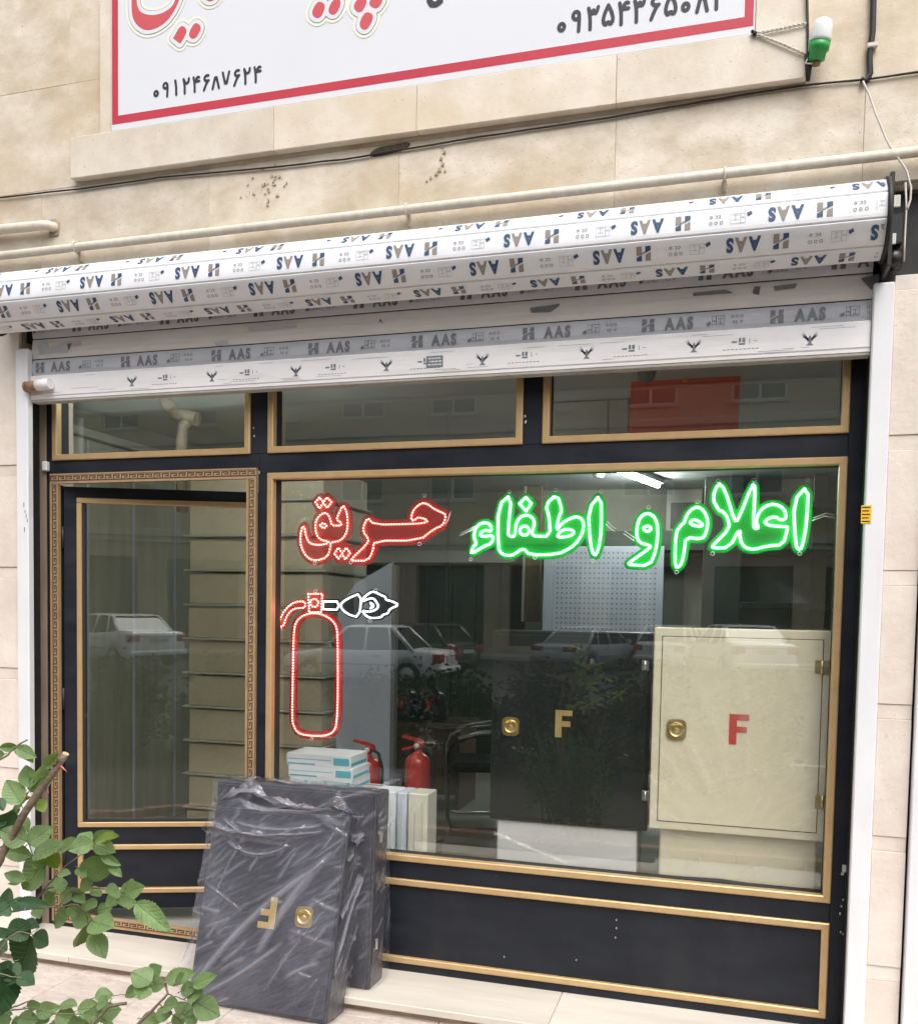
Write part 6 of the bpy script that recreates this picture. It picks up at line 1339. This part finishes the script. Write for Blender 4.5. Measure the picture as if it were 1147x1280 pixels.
stem(rose2, RB, [(580, 760), (600, 755), (660, 752), (720, 770)], .0012, .0009, -2.474, -2.463, 'stemgreen'); stem(rose2, RB, [(560, 810), (575, 770), (540, 760)], .0015, .001, -2.479, -2.474, 'stemgreen')
stem(rose2, RB, [(-40, 880), (60, 820), (110, 800), (150, 788)], .003, .0015, -2.528, -2.496, extra=[S2, (1.999, -2.577, 0.45)]); stem(rose2, RB, [(60, 830), (180, 820), (300, 850), (480, 850)], .002, .0012, -2.512, -2.485, 'stemgreen')
def leaves(root, f, rows, Y, m):
    for r in rows:
        x0, y0, x1, y1, w_ = r[:5]; mm = r[5] if len(r) > 5 else m
        Yb = Y+rg.uniform(-.017, .017); b = W(f, x0, y0, Yb); foreshort = rg.uniform(-.019, .019); t = W(f, x1, y1, Yb+foreshort)
        px = f[2]; wm = w_*px*(CAM-b).length/F_PX
        toward = (CAM-b).normalized()
        hint = (toward+Vector((rg.uniform(-.45, .45), rg.uniform(-.3, .3), rg.uniform(-.1, .75)))).normalized()
        k = max(.55, abs(hint.dot(toward)))
        t = b+(t-b)*1.16; ln = (t-b).length; put_leaf(root, b, t, hint, max(wm/.74/k*1.22, .5*ln), M[mm], rg.randrange(9))
        d = (b-t).normalized()*.0065
        root_s.append((root, b, b+d+Vector((0, .0, -.0016))))
root_s = []
leaves(rose, RA, [(215, 480, 195, 345, 95), (150, 600, 62, 455, 120), (205, 560, 108, 632, 62), (215, 505, 388, 368, 92), (252, 425, 312, 330, 62), (335, 335, 438, 238, 52), (205, 795, 92, 702, 100), (188, 872, 22, 800, 122), (205, 885, 360, 782, 112), (228, 980, 55, 925, 92), (243, 965, 432, 905, 112), (330, 1040, 425, 950, 100, 'leafyellow'),
    (335, 1005, 222, 1180, 150), (425, 940, 558, 868, 62), (668, 878, 518, 930, 95), (660, 868, 572, 830, 72), (678, 858, 802, 803, 72), (672, 888, 808, 948, 95), (702, 868, 856, 862, 55, 'leafyellow'), (688, 972, 700, 1132, 140), (722, 968, 848, 1030, 52), (782, 1030, 868, 1118, 55), (418, 1100, 498, 1105, 52), (378, 1165, 472, 1182, 62), (590, 1140, 632, 1205, 82),
    (120, 200, 248, 262, 72), (135, 190, 38, 192, 52), (120, 215, 225, 300, 60, 'leafyellow'), (35, 245, -40, 310, 70), (190, 1150, 62, 1108, 32), (182, 1155, 88, 1182, 28), (270, 570, 310, 650, 60, 'leafyellow'), (60, 690, 140, 640, 40), (300, 980, 250, 1060, 60, 'leafyellow'), (560, 1060, 610, 1120, 50)], -2.485, 'leaf')
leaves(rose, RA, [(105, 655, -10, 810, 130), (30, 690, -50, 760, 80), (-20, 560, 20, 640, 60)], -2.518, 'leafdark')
leaves(rose, RB, [(615, 222, 548, 222, 62), (618, 235, 738, 205, 72), (622, 235, 560, 285, 52), (640, 250, 655, 305, 74), (650, 200, 700, 190, 40), (700, 285, 852, 412, 82), (495, 300, 436, 292, 48), (502, 325, 568, 305, 52), (470, 375, 566, 405, 92), (468, 368, 385, 372, 72), (448, 385, 392, 488, 62), (470, 435, 532, 548, 62), (362, 335, 288, 385, 74), (350, 300, 412, 345, 50), (200, 300, 212, 365, 52), (280, 230, 245, 285, 55), (330, 218, 262, 178, 62), (378, 222, 425, 196, 52), (310, 240, 360, 260, 60), (390, 240, 430, 280, 46), (400, 330, 440, 400, 55), (520, 215, 470, 240, 45)], -2.452, 'leaf')
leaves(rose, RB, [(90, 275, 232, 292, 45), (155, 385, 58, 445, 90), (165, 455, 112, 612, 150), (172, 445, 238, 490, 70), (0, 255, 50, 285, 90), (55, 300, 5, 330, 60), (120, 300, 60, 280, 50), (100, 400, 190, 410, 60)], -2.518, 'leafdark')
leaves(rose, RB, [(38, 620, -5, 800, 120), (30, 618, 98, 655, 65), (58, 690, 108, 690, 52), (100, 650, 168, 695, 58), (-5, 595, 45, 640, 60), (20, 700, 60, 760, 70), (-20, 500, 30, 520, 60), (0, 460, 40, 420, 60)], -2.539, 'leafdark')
leaves(rose2, RB, [(52, 825, 5, 865, 44), (98, 872, 192, 885, 62), (188, 845, 295, 818, 62), (208, 858, 240, 895, 60), (308, 805, 385, 810, 52), (288, 852, 375, 885, 72), (398, 832, 508, 818, 72), (488, 855, 605, 830, 74), (488, 765, 570, 752, 54), (500, 805, 555, 790, 50), (398, 872, 485, 895, 64), (522, 872, 438, 852, 60), (430, 900, 350, 930, 70), (300, 900, 220, 940, 80), (140, 810, 200, 800, 40), (60, 880, -20, 910, 60), (120, 900, 60, 930, 70), (520, 920, 580, 960, 70), (-10, 840, 60, 850, 50),
    (772, 690, 688, 642, 82), (768, 655, 822, 612, 64), (758, 690, 835, 702, 64), (722, 702, 655, 755, 44), (742, 702, 718, 768, 64), (848, 682, 985, 652, 64), (992, 702, 1098, 658, 56), (928, 732, 1002, 712, 54), (962, 762, 1032, 738, 66), (998, 790, 1110, 852, 84), (962, 790, 928, 862, 78), (948, 852, 1002, 888, 60), (838, 812, 908, 800, 64), (798, 862, 872, 850, 54), (728, 872, 812, 892, 64), (878, 892, 942, 880, 54), (985, 770, 1040, 790, 60), (900, 690, 940, 650, 40)], -2.468, 'leaf')
mbp = {}
for root, b, e in root_s: mbp.setdefault(root.name, (root, MB()))[1].tube([b, e], [.0006, .0008], 5)
for root, mb in mbp.values(): part('leaf_stalks', mb, M['stemgreen'], root)['kind'] = 'stuff'
# the rest of both bushes, below the photograph's edge (mirrored in the window)
rg = random.Random(9); lf = MB(); sm = MB()
for k in range(26):
    b0 = Vector((rg.uniform(1.75, 2.2), rg.uniform(-2.75, -2.5), ZP+.02)); tip = b0+Vector((rg.uniform(-.35, .15), rg.uniform(-.12, .10), rg.uniform(.45, .78))); mid = b0.lerp(tip, .5)+Vector((rg.uniform(-.04, .04), 0, .03)); sm.tube([b0, mid, tip], [.006, .0045, .002], 5)
    for j in range(42):
        t_ = rg.uniform(.2, 1); p = (b0.lerp(mid, t_*2) if t_ < .5 else mid.lerp(tip, t_*2-1))+Vector((rg.gauss(0, .05), rg.gauss(0, .04), rg.gauss(0, .04)))
        if p.z > .70 or p.x > 2.3 or p.y > -2.38: continue
        d = Vector((rg.gauss(0, 1), rg.gauss(0, 1), rg.gauss(0, .6))).normalized()*.045; s_ = d.orthogonal().normalized()*.016; nn = d.cross(s_).normalized()*.004
        lf.add([p, p+d*.5+s_+nn, p+d, p+d*.5-s_+nn], [(0, 1, 2), (0, 2, 3)], 0)
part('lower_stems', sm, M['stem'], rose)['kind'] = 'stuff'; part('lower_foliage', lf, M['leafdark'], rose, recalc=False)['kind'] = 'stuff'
